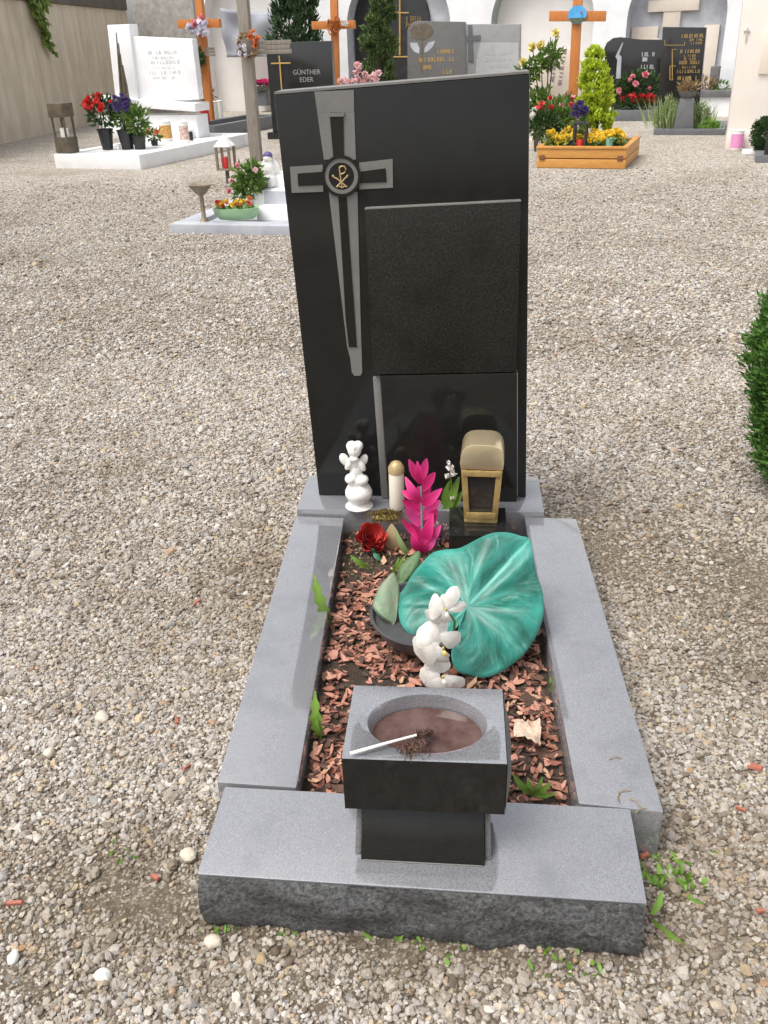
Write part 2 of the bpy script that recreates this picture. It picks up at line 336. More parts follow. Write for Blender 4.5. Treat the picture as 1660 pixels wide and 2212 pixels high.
def thing(name, label, cat, P=(0, 0, 0), rz=0, group=None):
    o = bpy.data.objects.new(name, None); COL.objects.link(o); o.location = P; o.rotation_euler = (0, 0, rz); o.empty_display_size = .1
    return tag(o, label, cat, group)
def one(vf, name, mat, parent=None, smooth=40, **k): return MB().add(vf).build(name, mat, parent, smooth, **k)
def rv(s=1.0): return Vector((random.gauss(0, 1), random.gauss(0, 1), random.gauss(0, 1))).normalized()*s
def leaf(p, d, L, W, bend=.15, curl=.15):
    d = Vector(d).normalized(); s = d.cross(rv()).normalized(); n = s.cross(d); p = Vector(p)
    return [p, p+d*L*.45+s*W*.5+n*L*curl, p+d*L-n*L*bend, p+d*L*.45-s*W*.5+n*L*curl], [(0, 1, 2, 3)]
def spray(mb, pts, L, W, jit=.35, var=None):
    for p, d in pts:
        k = random.uniform(.65, 1.35); mb.add(leaf(p, Vector(d).normalized()+rv(jit), L*k, W*k), var=(random.random() if var is None else var(p)))
def in_ball(c, r, n, up=.3, shell=.55):
    out = []; c = Vector(c); r = Vector(r if hasattr(r, '__len__') else (r, r, r))
    for _ in range(n):
        d = rv(); k = random.uniform(shell, 1)*(.85+.3*noise.noise(d*2.3+c*3)); out.append((c+Vector((d.x*r.x, d.y*r.y, d.z*r.z))*k, d+Vector((0, 0, up))))
    return out
def flower(mb, c, r, n=7, up=(0, -.5, 1)):
    """a head of overlapping petals"""
    c = Vector(c); up = Vector(up).normalized()
    for k in range(n):
        d = (up*random.uniform(.2, 1)+rv(1)).normalized(); mb.add(leaf(c-d*r*.2, d, r*1.2, r*1.3, .1, .25))
def strokes(mb, P, w, h, n, y, ang=0, seed=None):
    """one engraved line too worn and far to read: short upright and slanting cuts; P = left foot (x,z)"""
    x = P[0]; st = w/n
    for i in range(n):
        if random.random() < .1: x += st; continue
        k = random.choice('IHLO'); t = h*.16
        a = [(x, 0, t, h)] if k == 'I' else [(x, 0, t, h), (x+st*.5, 0, t, h), (x, h*.45, st*.5, t)] if k == 'H' else [(x, 0, t, h), (x, 0, st*.6, t)] if k == 'L' else [(x, 0, t, h), (x+st*.5, 0, t, h), (x, 0, st*.6, t), (x, h-t, st*.6, t)]
        for (ax, az, aw, ah) in a: mb.add(bb(ax, ax+aw, y-.002, y+.002, P[1]+az, P[1]+az+ah))
        x += st
def text(s, size, name, mat, parent, loc, rot=(R(90), 0, 0), ext=.003, align='CENTER'):
    cu = bpy.data.curves.new('t', 'FONT'); cu.body = s; cu.size = size; cu.extrude = ext; cu.align_x = align; cu.resolution_u = 2
    t = bpy.data.objects.new('t', cu); COL.objects.link(t); dg = bpy.context.evaluated_depsgraph_get(); dg.update()
    me = bpy.data.meshes.new_from_object(t.evaluated_get(dg)); bpy.data.objects.remove(t); bpy.data.curves.remove(cu)
    me.name = name; me.materials.clear(); me.materials.append(MATS[mat]); o = bpy.data.objects.new(name, me); COL.objects.link(o); o.parent = parent; o.location = loc; o.rotation_euler = rot; return o
def sculpt(parts, name, mat, parent, voxel=.003, smooth=4, rough=0):
    """one continuous body grown from overlapping masses"""
    mb = MB()
    for p in parts: mb.add(ell(*p))
    o = mb.build(name, mat, parent, 0)
    md = o.modifiers.new('r', 'REMESH'); md.mode = 'VOXEL'; md.voxel_size = voxel; md.use_smooth_shade = True
    ms = o.modifiers.new('s', 'SMOOTH'); ms.factor = .5; ms.iterations = smooth
    dg = bpy.context.evaluated_depsgraph_get(); dg.update(); me = bpy.data.meshes.new_from_object(o.evaluated_get(dg)); o.modifiers.clear(); o.data = me; return o

# ------------------------------------------------------------------ setting: ground
g = MB(); N = 40; ex = [-120, -60, -30, -15]+[x for x in np.linspace(-8, 8, 17)]+[15, 30, 60, 120]; ey = [-40, -15, -5]+[y for y in np.linspace(-2, 28, 31)]+[40, 70, 160]
for y in ey:
    for x in ex: g.v.append((x, y, 0)); g.var.append(0)
W_ = len(ex)
for j in range(len(ey)-1):
    for i in range(W_-1): g.f.append((j*W_+i, j*W_+i+1, (j+1)*W_+i+1, (j+1)*W_+i))
tag(g.build('ground', 'gravel_ground'), 'pale gravel yard of the churchyard', kind='structure')

# ------------------------------------------------------------------ retaining wall on the left
WX = -9.0
t = thing('retaining_wall', 'tall beige streaked concrete wall along the left edge of the yard', 'wall', (WX, 0, 0))
one(bb(-.4, 0, 4, 26.6, -.2, 2.52), 'wall', 'concrete_wall', t)
mb = MB().add(bb(-.45, .06, 4, 26.55, 2.523, 2.86, .015)); mb.build('coping', 'concrete_coping', t)
# ------------------------------------------------------------------ arcade wall at the back
A_ = Vector((-8.9, 27.0, 0)); B_ = Vector((9.5, 19.6, 0)); wrz = math.atan2(B_.y-A_.y, B_.x-A_.x); WF = Frame(A_, wrz); WLEN = (B_-A_).length+6
arc = thing('arcade_wall', 'long white plastered wall with shallow arched niches at the back', 'wall', A_, wrz)
def S(px, py=100): return WF.l(px, py)[0]
niches = [(S(440), S(668)), (S(751), S(973)), (S(1060), S(1279)), (S(1350), S(1562))]
WTOP = 4.6; SPR = 1.85; DEP = .42
mb = MB(); 
def quad(mb, a, b, c, d): mb.add(([a, b, c, d], [(0, 1, 2, 3)]), var=0)
xs = 0.0; edges = []
for (a, b) in niches:
    quad(mb, (xs, 0, -.2), (a, 0, -.2), (a, 0, WTOP), (xs, 0, WTOP)); xs = b
    r = (b-a)/2; c = (a+b)/2; n = 24; prev = None
    for k in range(n+1):
        th = math.pi-math.pi*k/n; x = c+r*math.cos(th); z = SPR+r*.98*math.sin(th)
        if prev:
            quad(mb, (prev[0], 0, prev[1]), (x, 0, z), (x, 0, WTOP), (prev[0], 0, WTOP))
        prev = (x, z)
quad(mb, (xs, 0, -.2), (WLEN, 0, -.2), (WLEN, 0, WTOP), (xs, 0, WTOP)); mb.build('wall', 'plaster_wall', arc, 30)
one(bb(0, WLEN, DEP+.02, 1.2, -.2, WTOP-.02), 'wall_core', 'plaster_wall', arc)
one(bb(0, WLEN, -.05, 1.2, WTOP, WTOP+.12), 'coping', 'masonry_rough', arc)
for i, (a, b) in enumerate(niches):
    r = (b-a)/2; c = (a+b)/2; n = 24; back = []; rev = MB(); prev = None
    pts = [(a, -.2)]+[(c+r*math.cos(math.pi-math.pi*k/n), SPR+r*.98*math.sin(math.pi-math.pi*k/n)) for k in range(n+1)]+[(b, -.2)]
    for p, q in zip(pts[:-1], pts[1:]): quad(rev, (p[0], 0, p[1]), (p[0], DEP, p[1]), (q[0], DEP, q[1]), (q[0], 0, q[1]))
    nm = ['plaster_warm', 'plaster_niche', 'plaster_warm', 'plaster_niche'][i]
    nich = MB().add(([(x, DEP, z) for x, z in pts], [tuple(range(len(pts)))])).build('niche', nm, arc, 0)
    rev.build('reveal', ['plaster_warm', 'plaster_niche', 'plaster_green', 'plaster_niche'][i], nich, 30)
# rough stone corner pier
one(bb(.02, S(432), -.10, -.003, -.2, WTOP-.05, .01), 'corner_pier', 'masonry_rough', arc)
def wl(px, py, dy=0): return WF.l(px, py, dy)
def wbox(px0, py0, px1, py1, dy, th, bev=.01):
    a = wl(px0, py0, dy); b = wl(px1, py1, dy); return bb(min(a[0], b[0]), max(a[0], b[0]), dy-th, dy, min(a[1], b[1]), max(a[1], b[1]), bev)
# things on the wall: (each hangs on the wall)
t = thing('hanging_tarp', 'grey creased sheet hung on the white wall behind the wooden stake', 'tarp', A_, wrz)
mb = MB(); c4 = [wl(474, 17, -.12), wl(606, 20, -.12), wl(590, 122, -.12), wl(486, 124, -.12)]; n = 14
for j in range(n+1):
    for i in range(n+1):
        u, v = i/n, j/n; x = (c4[0][0]*(1-u)+c4[1][0]*u)*(1-v)+(c4[3][0]*(1-u)+c4[2][0]*u)*v; z = (c4[0][1]*(1-u)+c4[1][1]*u)*(1-v)+(c4[3][1]*(1-u)+c4[2][1]*u)*v
        z -= .12*math.sin(math.pi*u)*(1-v)*.6
        mb.v.append((x, -.09-.05*math.sin(u*9+v*5)-.03*math.sin(u*5-v*9), z)); mb.var.append(0)
for j in range(n):
    for i in range(n): q = j*(n+1)+i; mb.f.append((q, q+n+1, q+n+2, q+1))
sheet = mb.build('sheet', 'tarp', t, 60); sm = sheet.modifiers.new('s', 'SOLIDIFY'); sm.thickness = .01
t = thing('memorial_slate', 'black slate with thin gold crucifix in the arched niche behind the columnar yew', 'memorial', A_, wrz)
a, b = niches[1]; xa, xb = wl(772, 100, DEP)[0], wl(932, 100, DEP)[0]; r = (xb-xa)/2; c = (xa+xb)/2
poly = [(xa, .45), (xb, .45)]+[(c+r*math.cos(math.pi*k/16), SPR+.05+r*1.1*math.sin(math.pi*k/16)) for k in range(17)]
one(prism(poly, DEP-.1, DEP-.003, .01), 'slate_panel', 'slate', t)
mb = MB(); wq = lambda x0, y0, x1, y1, k=0: mb.add(prism([wl(x0, y1, DEP-.1), wl(x1, y1, DEP-.1), wl(x1, y0, DEP-.1), wl(x0, y0, DEP-.1)], DEP-.118-k, DEP-.101)); wq(863, -60, 866, 119); wq(846, 26, 884, 29, .004); wq(851, 121, 886, 124); mb.build('gold_cross', 'gold_paint', t)
mb = MB()
for i in range(5):
    p = wl(878, 60-i*5, DEP-.1); q = wl(912, 60-i*5, DEP-.1); strokes(mb, p, q[0]-p[0], .04, 7, DEP-.105)
tag(mb.build('inscription', 'gold_paint', t), kind='stuff')
t = thing('stone_wall_cross', 'beige stone cross fixed in the grey arched niche at upper right', 'cross', A_, wrz)
mb = MB(); mb.add(wbox(1447, -80, 1469, 62, DEP-.004, .10, .01)); one(wbox(1447, -80, 1469, 62, DEP-.004, .10, .01), 'upright', 'marble_cream', t); one(wbox(1404, 2, 1511, 22, DEP-.004, .118, .01), 'crossbar', 'marble_cream', t)
t = thing('wall_plaque', 'small blank beige plaque below the stone cross in the niche', 'plaque', A_, wrz); one(wbox(1367, 59, 1421, 84, DEP-.004, .04, .006), 'tablet', 'marble_cream', t); one(wbox(1363, 84.5, 1425, 88, DEP-.004, .05, .004), 'sill', 'marble_cream', t)
t = thing('stone_upright', 'narrow upright beige stone strip inside the right of the grey niche', 'stone', A_, wrz); one(wbox(1524, 54, 1538, 200, DEP-.004, .08, .006), 'shaft', 'marble_cream', t); one(wbox(1521, 200, 1541, 212, DEP-.004, .11, .006), 'foot', 'marble_cream', t)

# ledge with planting under the right niche
LF = GF(1540, 252, wrz); a = LF.l(1510, 196); b = LF.l(1585, 196)
t = thing('stone_ledge', 'dark stone ledge carrying dry plants beside the gold lettered black headstone', 'ledge', LF.P, wrz)
zt = a[1]; one(bb(a[0], b[0]+.4, -.05, .9, zt-.12, zt, .01), 'slab', 'stone_ledge', t); one(bb(a[0]+.05, b[0]+.35, 0, .85, -.05, zt-.122), 'plinth', 'plaster_wall', t)
t = thing('dark_flower_box', 'small dark stone box standing on the ledge', 'box', LF.P+LF.n*.5+Vector((0, 0, zt+.001)), wrz); x0 = LF.l(1537, 150, .5)[0]; x1 = LF.l(1556, 150, .5)[0]; h_ = LF.l(1545, 143, .5)[1]-zt
mb = MB().add(bb(x0, x1, -.1, .1, .02, h_, .008)); mb.build('box', 'stone_ledge', t); one(bb(x0+.01, x1-.01, -.08, .08, 0, .02), 'foot', 'stone_ledge', t)
t = thing('ledge_plant', 'brownish low plant growing on the dark ledge', 'plant', LF.P+LF.n*.25+Vector((0, 0, zt)), wrz); x0 = LF.l(1527, 180, .25)[0]
mb = MB(); spray(mb, in_ball((x0, 0, .08), (.22, .12, .16), 160, .6), .10, .03); mb.build('foliage', 'foliage_dry', t); mb = MB(); spray(mb, in_ball((x0+.3, 0, .06), (.16, .12, .10), 90, .6), .09, .03); mb.build('green_shoot', 'foliage_green', t)

# ------------------------------------------------------------------ trees
def tree(name, label, px_base, d, rz, prof, px, n, L, W, mat, group=None, jit=.4, up=.9, clump=.35, cat='tree'):
    """prof: list of (photo y, half width px) ; px(y): axis"""
    F = Frame(px_base, rz); t = thing(name, label, cat, F.P, rz, group); zs = []
    for y, hw, ax in prof: a = F.l(ax-hw, y); b = F.l(ax+hw, y); zs.append((a[1], (b[0]-a[0])/2, (a[0]+b[0])/2))
    zs.sort(); z0, z1 = zs[0][0], zs[-1][0]
    def at(z):
        for p, q in zip(zs[:-1], zs[1:]):
            if p[0] <= z <= q[0]: k = (z-p[0])/(q[0]-p[0]+1e-9); return p[1]*(1-k)+q[1]*k, p[2]*(1-k)+q[2]*k
        return zs[-1][1], zs[-1][2]
    mb = MB()
    # boughs: many clumps spread over the crown volume
    nc = max(20, n//45)
    for i in range(nc):
        z = z0+(z1-z0)*random.random()**.9; r, ax = at(z); th = random.uniform(0, 2*math.pi); rr = r*math.sqrt(random.uniform(.15, 1))*(1+clump*noise.noise(Vector((th*1.3, z*3, 1.7))))
        c = Vector((ax+rr*math.cos(th), rr*math.sin(th), z)); dd = Vector((math.cos(th)*.55, math.sin(th)*.55, up)); base = random.random()
        cr = max(.03, r*.30)
        for _ in range(n//nc):
            p = c+rv(cr*random.random()); mb.add(leaf(p, dd.normalized()+rv(jit), L*random.uniform(.6, 1.4), W*random.uniform(.7, 1.3)), var=min(1, max(0, base*.7+.3*random.random())))
    mb.build('crown', mat, t, 0)
    r0, ax0 = at(z0); tr = MB().add(tube([(ax0, 0, -.05), (ax0, 0, z0+(z1-z0)*.3), (at(z0+(z1-z0)*.7)[1], 0, z0+(z1-z0)*.75)], [max(.03, r0*.22), max(.025, r0*.15), .012])); tr.build('trunk', 'trunk', t)
    return t
tree('cypress_tree', 'broad dark green cypress standing left of the middle orange cross', (-4.6, 23.2, 0), 0, 0, [(-70, 30, 641), (0, 40, 640), (45, 48, 638), (88, 52, 637), (150, 46, 638), (215, 30, 640)], None, 11000, .13, .042, 'foliage_cypress', jit=.3, clump=.2)
tree('columnar_yew', 'slim columnar yew with light green tips before the black slate niche', (-1.85, 20.3, 0), 0, 0, [(-60, 14, 826), (0, 26, 824), (60, 33, 822), (110, 36, 820), (150, 30, 822), (176, 22, 824), (225, 16, 824)], None, 9000, .09, .036, 'foliage_yew', jit=.5, clump=.2)

# ------------------------------------------------------------------ background graves, left
def kerb_ring(t, x0, x1, y0, y1, h, w_, mat, name='kerb_stone', bev=.008):
    one(bb(x0, x1, y0, y0+w_, -.03, h, bev), name, mat, t); one(bb(x0, x1, y1-w_, y1, -.03, h, bev), name, mat, t)
    one(bb(x0, x0+w_, y0+w_+.002, y1-w_-.002, -.03, h-.002, bev), name, mat, t); one(bb(x1-w_, x1, y0+w_+.002, y1-w_-.002, -.03, h-.002, bev), name, mat, t)
def pot_plant(name, label, P, pot, fol, flowers=None, rz=0, cat='plant', potmat='black_plastic', nfl=0, folmat='foliage_green', ffr=None, leafL=.07, nleaf=160, fr=.03, group=None):
    """pot=(r_top, r_bottom, h); fol=(radius xyz, height of centre)"""
    t = thing(name, label, cat, P, rz, group)
    if pot: rt, rb, h = pot; one(lathe([(rb, 0), (rt*.97, h*.92), (rt*1.05, h*.93), (rt*1.05, h), (rt*.9, h), (rt*.88, h*.9)], 16), 'pot', potmat, t)
    (r, zc) = fol; mb = MB(); spray(mb, in_ball((0, 0, zc), r, nleaf, .4, .35), leafL, leafL*.45); mb.build('foliage', folmat, t, 0)
    mb = MB(); mb.add(tube([(0, 0, (pot[2]*.8 if pot else 0)), (.01, 0, zc)], [.008, .004], 5))
    for _ in range(4): d = rv(); mb.add(tube([(0, 0, (pot[2]*.8 if pot else 0)), (d.x*r[0]*.5, d.y*r[1]*.5, zc+.2*r[2])], [.006, .003], 5))
    mb.build('stem', 'foliage_dark', t)
    if flowers:
        for _ in range(nfl):
            d = rv(); d.z = abs(d.z)*.8+.15; d.y = -abs(d.y); fm = MB(); flower(fm, (d.x*r[0]*1.0, d.y*r[1]*1.0, zc+d.z*r[2]*1.05), fr*random.uniform(.8, 1.3), 8); fm.build('flower', flowers, t, 0)
    return t
rzA = R(-16)
WG = GF(290, 366, rzA)   # front right corner of the white grave
def wg(px, py, dy=0): return WG.l(px, py, dy)
t = thing('white_marble_grave', 'white marble grave border with blank white bed beside the concrete wall', 'grave border', WG.P, rzA)
xl = wg(119, 350)[0]; hk = .20
kerb_ring(t, xl, .12, 0, 3.4, hk, .22, 'marble_white'); ZB = .18; one(bb(xl+.222, -.102, .222, 3.178, -.03, ZB), 'bed_slab', 'marble_white', t)
t = thing('white_headstone', 'white marble headstone with a tall cross pillar on its left and grey lettering', 'headstone', WG.P, rzA)
DY = 2.75
def P_(*pts, dy=DY): return [wg(x, y, dy) for x, y in pts]
one(prism(P_((285, 78), (415, 84), (431, 215), (300, 222)), DY, DY+.16, .012), 'tablet', 'marble_white', t)
one(prism(P_((236, 54), (283, 52), (302, 222), (256, 228)), DY-.06, DY+.2, .012), 'cross_pillar', 'marble_white', t)
one(prism(P_((203, 207), (433, 222), (434, 240), (206, 224)), DY-.18, DY+.3, .012), 'ledge', 'marble_white', t)
a = wg(210, 232, DY)[0]; b = wg(431, 232, DY)[0]; zt = wg(320, 240, DY)[1]
one(bb(a+.06, b-.02, DY-.10, DY+.28, ZB+.002, zt-.06, .01), 'base_block', 'marble_white', t); one(bb(a+.12, b-.10, DY-.24, DY-.103, ZB+.002, zt*.55, .01), 'step', 'marble_white', t)
mb = MB()
for i, (y, w0, w1) in enumerate([(118, 322, 384), (128, 330, 380), (139, 322, 391), (150, 332, 382), (161, 325, 393), (171, 332, 386)]):
    p = wg(w0, y, DY); q = wg(w1, y, DY); strokes(mb, p, q[0]-p[0], .05 if i % 2 == 0 else .035, 11 if i % 2 == 0 else 8, DY-.002)
tag(mb.build('inscription', 'engraving_grey', t), kind='stuff')
t = thing('bronze_reed_sculpture', 'tall tapering bundle of bronze rods leaning against the white cross pillar', 'sculpture', WG.P, rzA)
DZ = DY-.32; a = WG.L(253, 70, DZ); b = WG.L(270, 238, DZ); b.z = ZB+.02
for k in range(4):
    o_ = Vector((-.05+.035*k, .02*(k % 2), 0)); one(tube([b+o_*1.6, b.lerp(a, .5)+o_, a+o_*.25-Vector((0, 0, .16*k))], [.028, .022, .009], 7), 'rod', 'bronze_old', t)
one(lathe([(.12, ZB+.002), (.11, ZB+.03), (.05, ZB+.06)], 14, c if False else 1), 'foot', 'bronze_old', t, loc=(b.x, b.y, 0))
def lantern_tall(name, label, F, px, py0, py1, w, dy, mat='bronze_old', z0=0, candle='wax_white'):
    x = F.l(px, py1, dy)[0]; h = F.l(px, py0, dy)[1]-z0
    t = thing(name, label, 'lantern', F.P+F.x*x+F.n*dy+Vector((0, 0, z0)), F.rz)
    one(bb(-w/2, w/2, -w/2, w/2, 0, h*.32, .006), 'base', mat, t)
    for sx in (-1, 1):
        for sy in (-1, 1): one(bb(sx*w*.42-.012, sx*w*.42+.012, sy*w*.42-.012, sy*w*.42+.012, h*.322, h*.72), 'frame_bar', mat, t)
    one(bb(-w*.55, w*.55, -w*.55, w*.55, h*.722, h, .012), 'hood', mat, t); one(lathe([(w*.26, h*.322), (w*.26, h*.5), (.01, h*.51)], 12), 'candle', candle, t); return t
lantern_tall('grave_lantern', 'tall dark bronze lantern with a white candle on the left of white grave', WG, 148, 222, 331, .24, .16, z0=.203)
def onwg(px, py, z): # a real point on the white grave at height z
    return gz(px, py, z)
pot_plant('potted_red_flowers', 'black pot of bright red flowers on the white grave', onwg(234, 323, ZB+.002), (.12, .08, .30), ((.30, .25, .24), .52), 'flower_red', rzA, nfl=16, folmat='foliage_dark', fr=.055, nleaf=240, leafL=.10)
pot_plant('potted_lavender', 'dark pot of purple lavender with green tips on the white grave', onwg(277, 322, ZB+.002), (.13, .09, .28), ((.18, .16, .26), .50), 'flower_purple', rzA, nfl=26, folmat='foliage_green', fr=.05, nleaf=200)
pot_plant('potted_green_plant', 'black pot of yellow green leaves right of the purple lavender', onwg(304, 322, ZB+.002), (.11, .08, .20), ((.20, .18, .22), .40), None, rzA, folmat='foliage_green', nleaf=240, leafL=.1)
pot_plant('small_orange_flowers', 'small orange flowering plant at the right end of white kerb', onwg(335, 314, ZB+.002), (.06, .05, .08), ((.14, .12, .09), .15), 'flower_orange', rzA, nfl=6, fr=.04, nleaf=110)
def candle(name, label, P, r, h, mat, lid=None, band=None, rz=0, group=None, lh=.2):
    t = thing(name, label, 'candle', P, rz, group)
    one(lathe([(r*.92, 0), (r, h*.05), (r, h*(1-lh)), (r*.95, h*(1-lh)+.004)], 16), 'body', mat, t)
    if lid: one(lathe([(r*1.06, h*(1-lh)+.005), (r*1.06, h*(1-lh*.5)), (r*.7, h*.96), (r*.2, h), (.001, h)], 16), 'lid', lid, t)
    if band: one(lathe([(r*1.02, h*.15), (r*1.02, h*(1-lh)*.85)], 16, cap=False), 'picture_band', band, t)
    return t
candle('picture_candle', 'white grave candle with a yellow picture before the white headstone', onwg(361, 305, ZB+.002), .10, .33, 'wax_white', 'wax_white', 'picture_yellow', lh=.12)
candle('picture_candle', 'pale grave candle with pink cross picture at right of white headstone', onwg(401, 308, ZB+.002), .075, .34, 'wax_white', 'wax_white', 'picture_green', lh=.12)
for i, (px, py, lb_) in enumerate([(243, 306, 'tiny white tea light beside the black pot of red flowers'), (257, 323, 'tiny white tea light at the foot of the lavender pot, nearest the kerb edge'), (291, 311, 'tiny white tea light between lavender pot and the yellow green plant')]):
    candle('tea_light', lb_, gz(px, py, ZB+.002), .035, .08, 'wax_white', None, None, group='tea lights between the pots', lh=.05)
candle('small_dark_candle', 'tiny black candle at the right rear of the white grave', onwg(414, 303, ZB+.002), .035, .14, 'black_plastic', 'black_plastic')

# left orange cross
def wood_cross(name, label, F, top, bot, arm, w, th, dy=0, mat='wood_orange'):
    t = thing(name, label, 'cross', F.P, F.rz); a = F.l(*bot, dy); b = F.l(*top, dy)
    one(prism([(a[0]-w/2, -.1 if dy == 0 else a[1]), (a[0]+w/2, -.1 if dy == 0 else a[1]), (b[0]+w/2, b[1]), (b[0]-w/2, b[1])], dy, dy+th, .004), 'upright', mat, t)
    p = F.l(arm[0], arm[1], dy); q = F.l(arm[2], arm[3], dy); one(prism([(p[0], p[1]-w/2), (q[0], q[1]-w/2), (q[0], q[1]+w/2), (p[0], p[1]+w/2)], dy-.012, dy+th*.7, .004), 'crossbar', mat, t)
    return t
C1 = Frame((-5.15, 19.6, 0), rzA)
wood_cross('wooden_cross', 'orange wooden grave cross with lilac ribbon behind the white headstone', C1, (422, -60), (446, 200), (384, 52, 475, 50), .15, .10)
c = C1.L(428, 46, -.1); t = thing('flower_ribbon', 'lilac and pink flower bunch tied to the left orange cross', 'ribbon', C1.P+C1.x*c.x+C1.n*c.y+Vector((0, 0, c.z)), rzA)
mb = MB(); [flower(mb, rv(.10), .08, 6) for _ in range(7)]; mb.build('flower', 'flower_pink', t, 0); mb = MB(); [flower(mb, Vector((random.uniform(-.2, .2), -.03, random.uniform(-.25, -.02))), .11, 6) for _ in range(9)]; mb.build('ribbon', 'ribbon_lilac', t, 0)
c = C1.L(430, 128, -.1); t = thing('hanging_sprig', 'grey green sprig tied to the foot of the left orange cross', 'sprig', C1.P+C1.x*c.x+C1.n*c.y+Vector((0, 0, c.z)), rzA)
mb = MB(); spray(mb, in_ball((0, 0, 0), (.10, .06, .28), 120, .2, .2), .10, .04); mb.build('foliage', 'foliage_dark', t, 0); one(tube([(0, 0, .25), (0.02, 0, -.25)], .01, 5), 'stem', 'foliage_dry', t)
c = C1.L(454, 112, -.04); t = thing('name_board', 'small dark slatted board on the right of left orange cross', 'board', C1.P+C1.x*c.x+C1.n*c.y+Vector((0, 0, c.z)), rzA)
for k in range(3): one(box(.22, .03, .045, .004, (0, 0, -.055+.055*k)), 'slat', 'wood_weathered', t)
# dark kerbed grave behind the white one
DK = GF(467, 301, rzA); t = thing('dark_kerb_grave', 'low dark granite border with candles behind the white grave', 'grave border', DK.P, rzA); x0 = DK.l(425, 295)[0]
kerb_ring(t, x0-.5, 0, 0, 2.9, .24, .14, 'granite_kerb_far'); one(bb(x0-.36, -.14, .14, 2.76, -.03, .15), 'soil_bed', 'soil', t)
candle('red_grave_candle', 'red grave candle with black top at the corner of dark border', gz(445, 267, .245), .085, .40, 'wax_red', 'black_plastic')
candle('white_candle', 'tall white candle beside red candle, left of the pair', gz(466, 262, .16), .085, .40, 'wax_white', 'wax_white', lh=.08)
candle('white_candle', 'tall white candle beside red candle, right of the pair', gz(477, 257, .16), .075, .38, 'wax_white', 'wax_white', lh=.08)
pot_plant('dry_bush', 'pale dried bush at the front of the dark border', gz(450, 245, .16), None, ((.18, .18, .36), .42), None, rzA, folmat='foliage_dry', nleaf=260, leafL=.12, cat='shrub')
pot_plant('green_bush', 'leafy yellow green bush between left orange cross and weathered stake', gz(492, 232, .0)+Vector((0, .3, 0)), None, ((.55, .4, .48), .46), None, rzA, folmat='foliage_green', nleaf=620, leafL=.16, cat='shrub')
pot_plant('dark_red_bush', 'dark bush with reddish flowers behind the green bush', gz(470, 225, .0)+Vector((0, 1.2, 0)), None, ((.6, .4, .5), .62), 'flower_red', rzA, folmat='foliage_dark', nleaf=420, leafL=.16, cat='shrub', nfl=7, fr=.05)
# weathered stake with dried wreath
SK = GF(552, 349, R(-8)); t = thing('weathered_stake', 'tall grey weathered wooden stake rising behind the stone lantern', 'stake', SK.P, R(-8))
a = SK.l(552, 349); b = SK.l(518, -40); one(prism([(a[0]-.085, -.1), (a[0]+.085, -.1), (b[0]+.08, b[1]), (b[0]-.08, b[1])], 0, .12, .008), 'post', 'wood_weathered', t)
p = SK.l(535, 104); q = SK.l(624, 106)
for k in range(3): one(bb(p[0], q[0]-.02*(k % 2), .122, .15, p[1]-.085+.06*k, p[1]-.03+.06*k, .003), 'cross_board', 'wood_weathered', t)
c = SK.L(536, 98, -.07); t = thing('dried_wreath', 'dried flower wreath hanging on the weathered stake', 'wreath', SK.P+SK.x*c.x+SK.n*c.y+Vector((0, 0, c.z)), R(-8))
mb = MB()
for k in range(130):
    an = random.uniform(0, 6.28); mb.add(leaf((.13*math.cos(an), random.uniform(-.03, .03), .13*math.sin(an)), Vector((-math.sin(an), -.4, math.cos(an)))+rv(.6), .09, .035))
mb.build('twigs', 'foliage_dry', t, 0); mb = MB(); [flower(mb, (.10+random.uniform(-.05, .1), -.04, .06+random.uniform(-.12, .14)), .055, 6) for _ in range(8)]; mb.build('flower', 'flower_orange', t, 0); mb = MB(); [flower(mb, (-.06+random.uniform(-.06, .05), -.04, -.07+random.uniform(-.07, .07)), .05, 6) for _ in range(5)]; mb.build('white_flower', 'ribbon_lilac', t, 0)
# grave with magenta flowers and dark headstone with bronze cross
DS = GF(590, 300, R(-12)); t = thing('dark_headstone', 'dark granite headstone with slim bronze cross reading GÜNTHER EDER', 'headstone', DS.P, R(-12))
a = DS.l(574, 93); b = DS.l(715, 93); one(bb(a[0], b[0], 0, .15, .12, a[1], .01), 'tablet', 'granite_black_far', t); one(bb(a[0]-.08, b[0]+.08, -.08, .25, -.05, .118, .01), 'base', 'granite_black_far', t)
mb = MB(); c0 = DS.l(608, 120); c1 = DS.l(610, 196); mb.add(bb(c1[0]-.012, c1[0]+.012, -.02, -.003, c1[1], c0[1])); ar = DS.l(587, 137); ar2 = DS.l(629, 137); mb.add(bb(ar[0], ar2[0], -.026, -.021, ar[1]-.012, ar[1]+.012)); mb.build('bronze_cross', 'gold_paint', t)
for s, x, y, z in (('GÜNTHER', 663, 161, .115), ('EDER', 663, 177, .115)):
    p = DS.l(x, y); text(s, z, 'inscription', 'engraving_pale', t, (p[0], -.003, p[1]))
MK = GF(497, 240, R(-14)); t = thing('grey_kerb_grave', 'long flat dark kerb of a grave behind the weathered stake', 'grave border', MK.P, R(-14)); x1 = MK.l(600, 236)[0]
kerb_ring(t, 0, x1+.4, 0, 1.6, .16, .16, 'granite_kerb_far'); one(bb(.16, x1+.24, .16, 1.44, -.03, .08), 'soil_bed', 'soil', t)
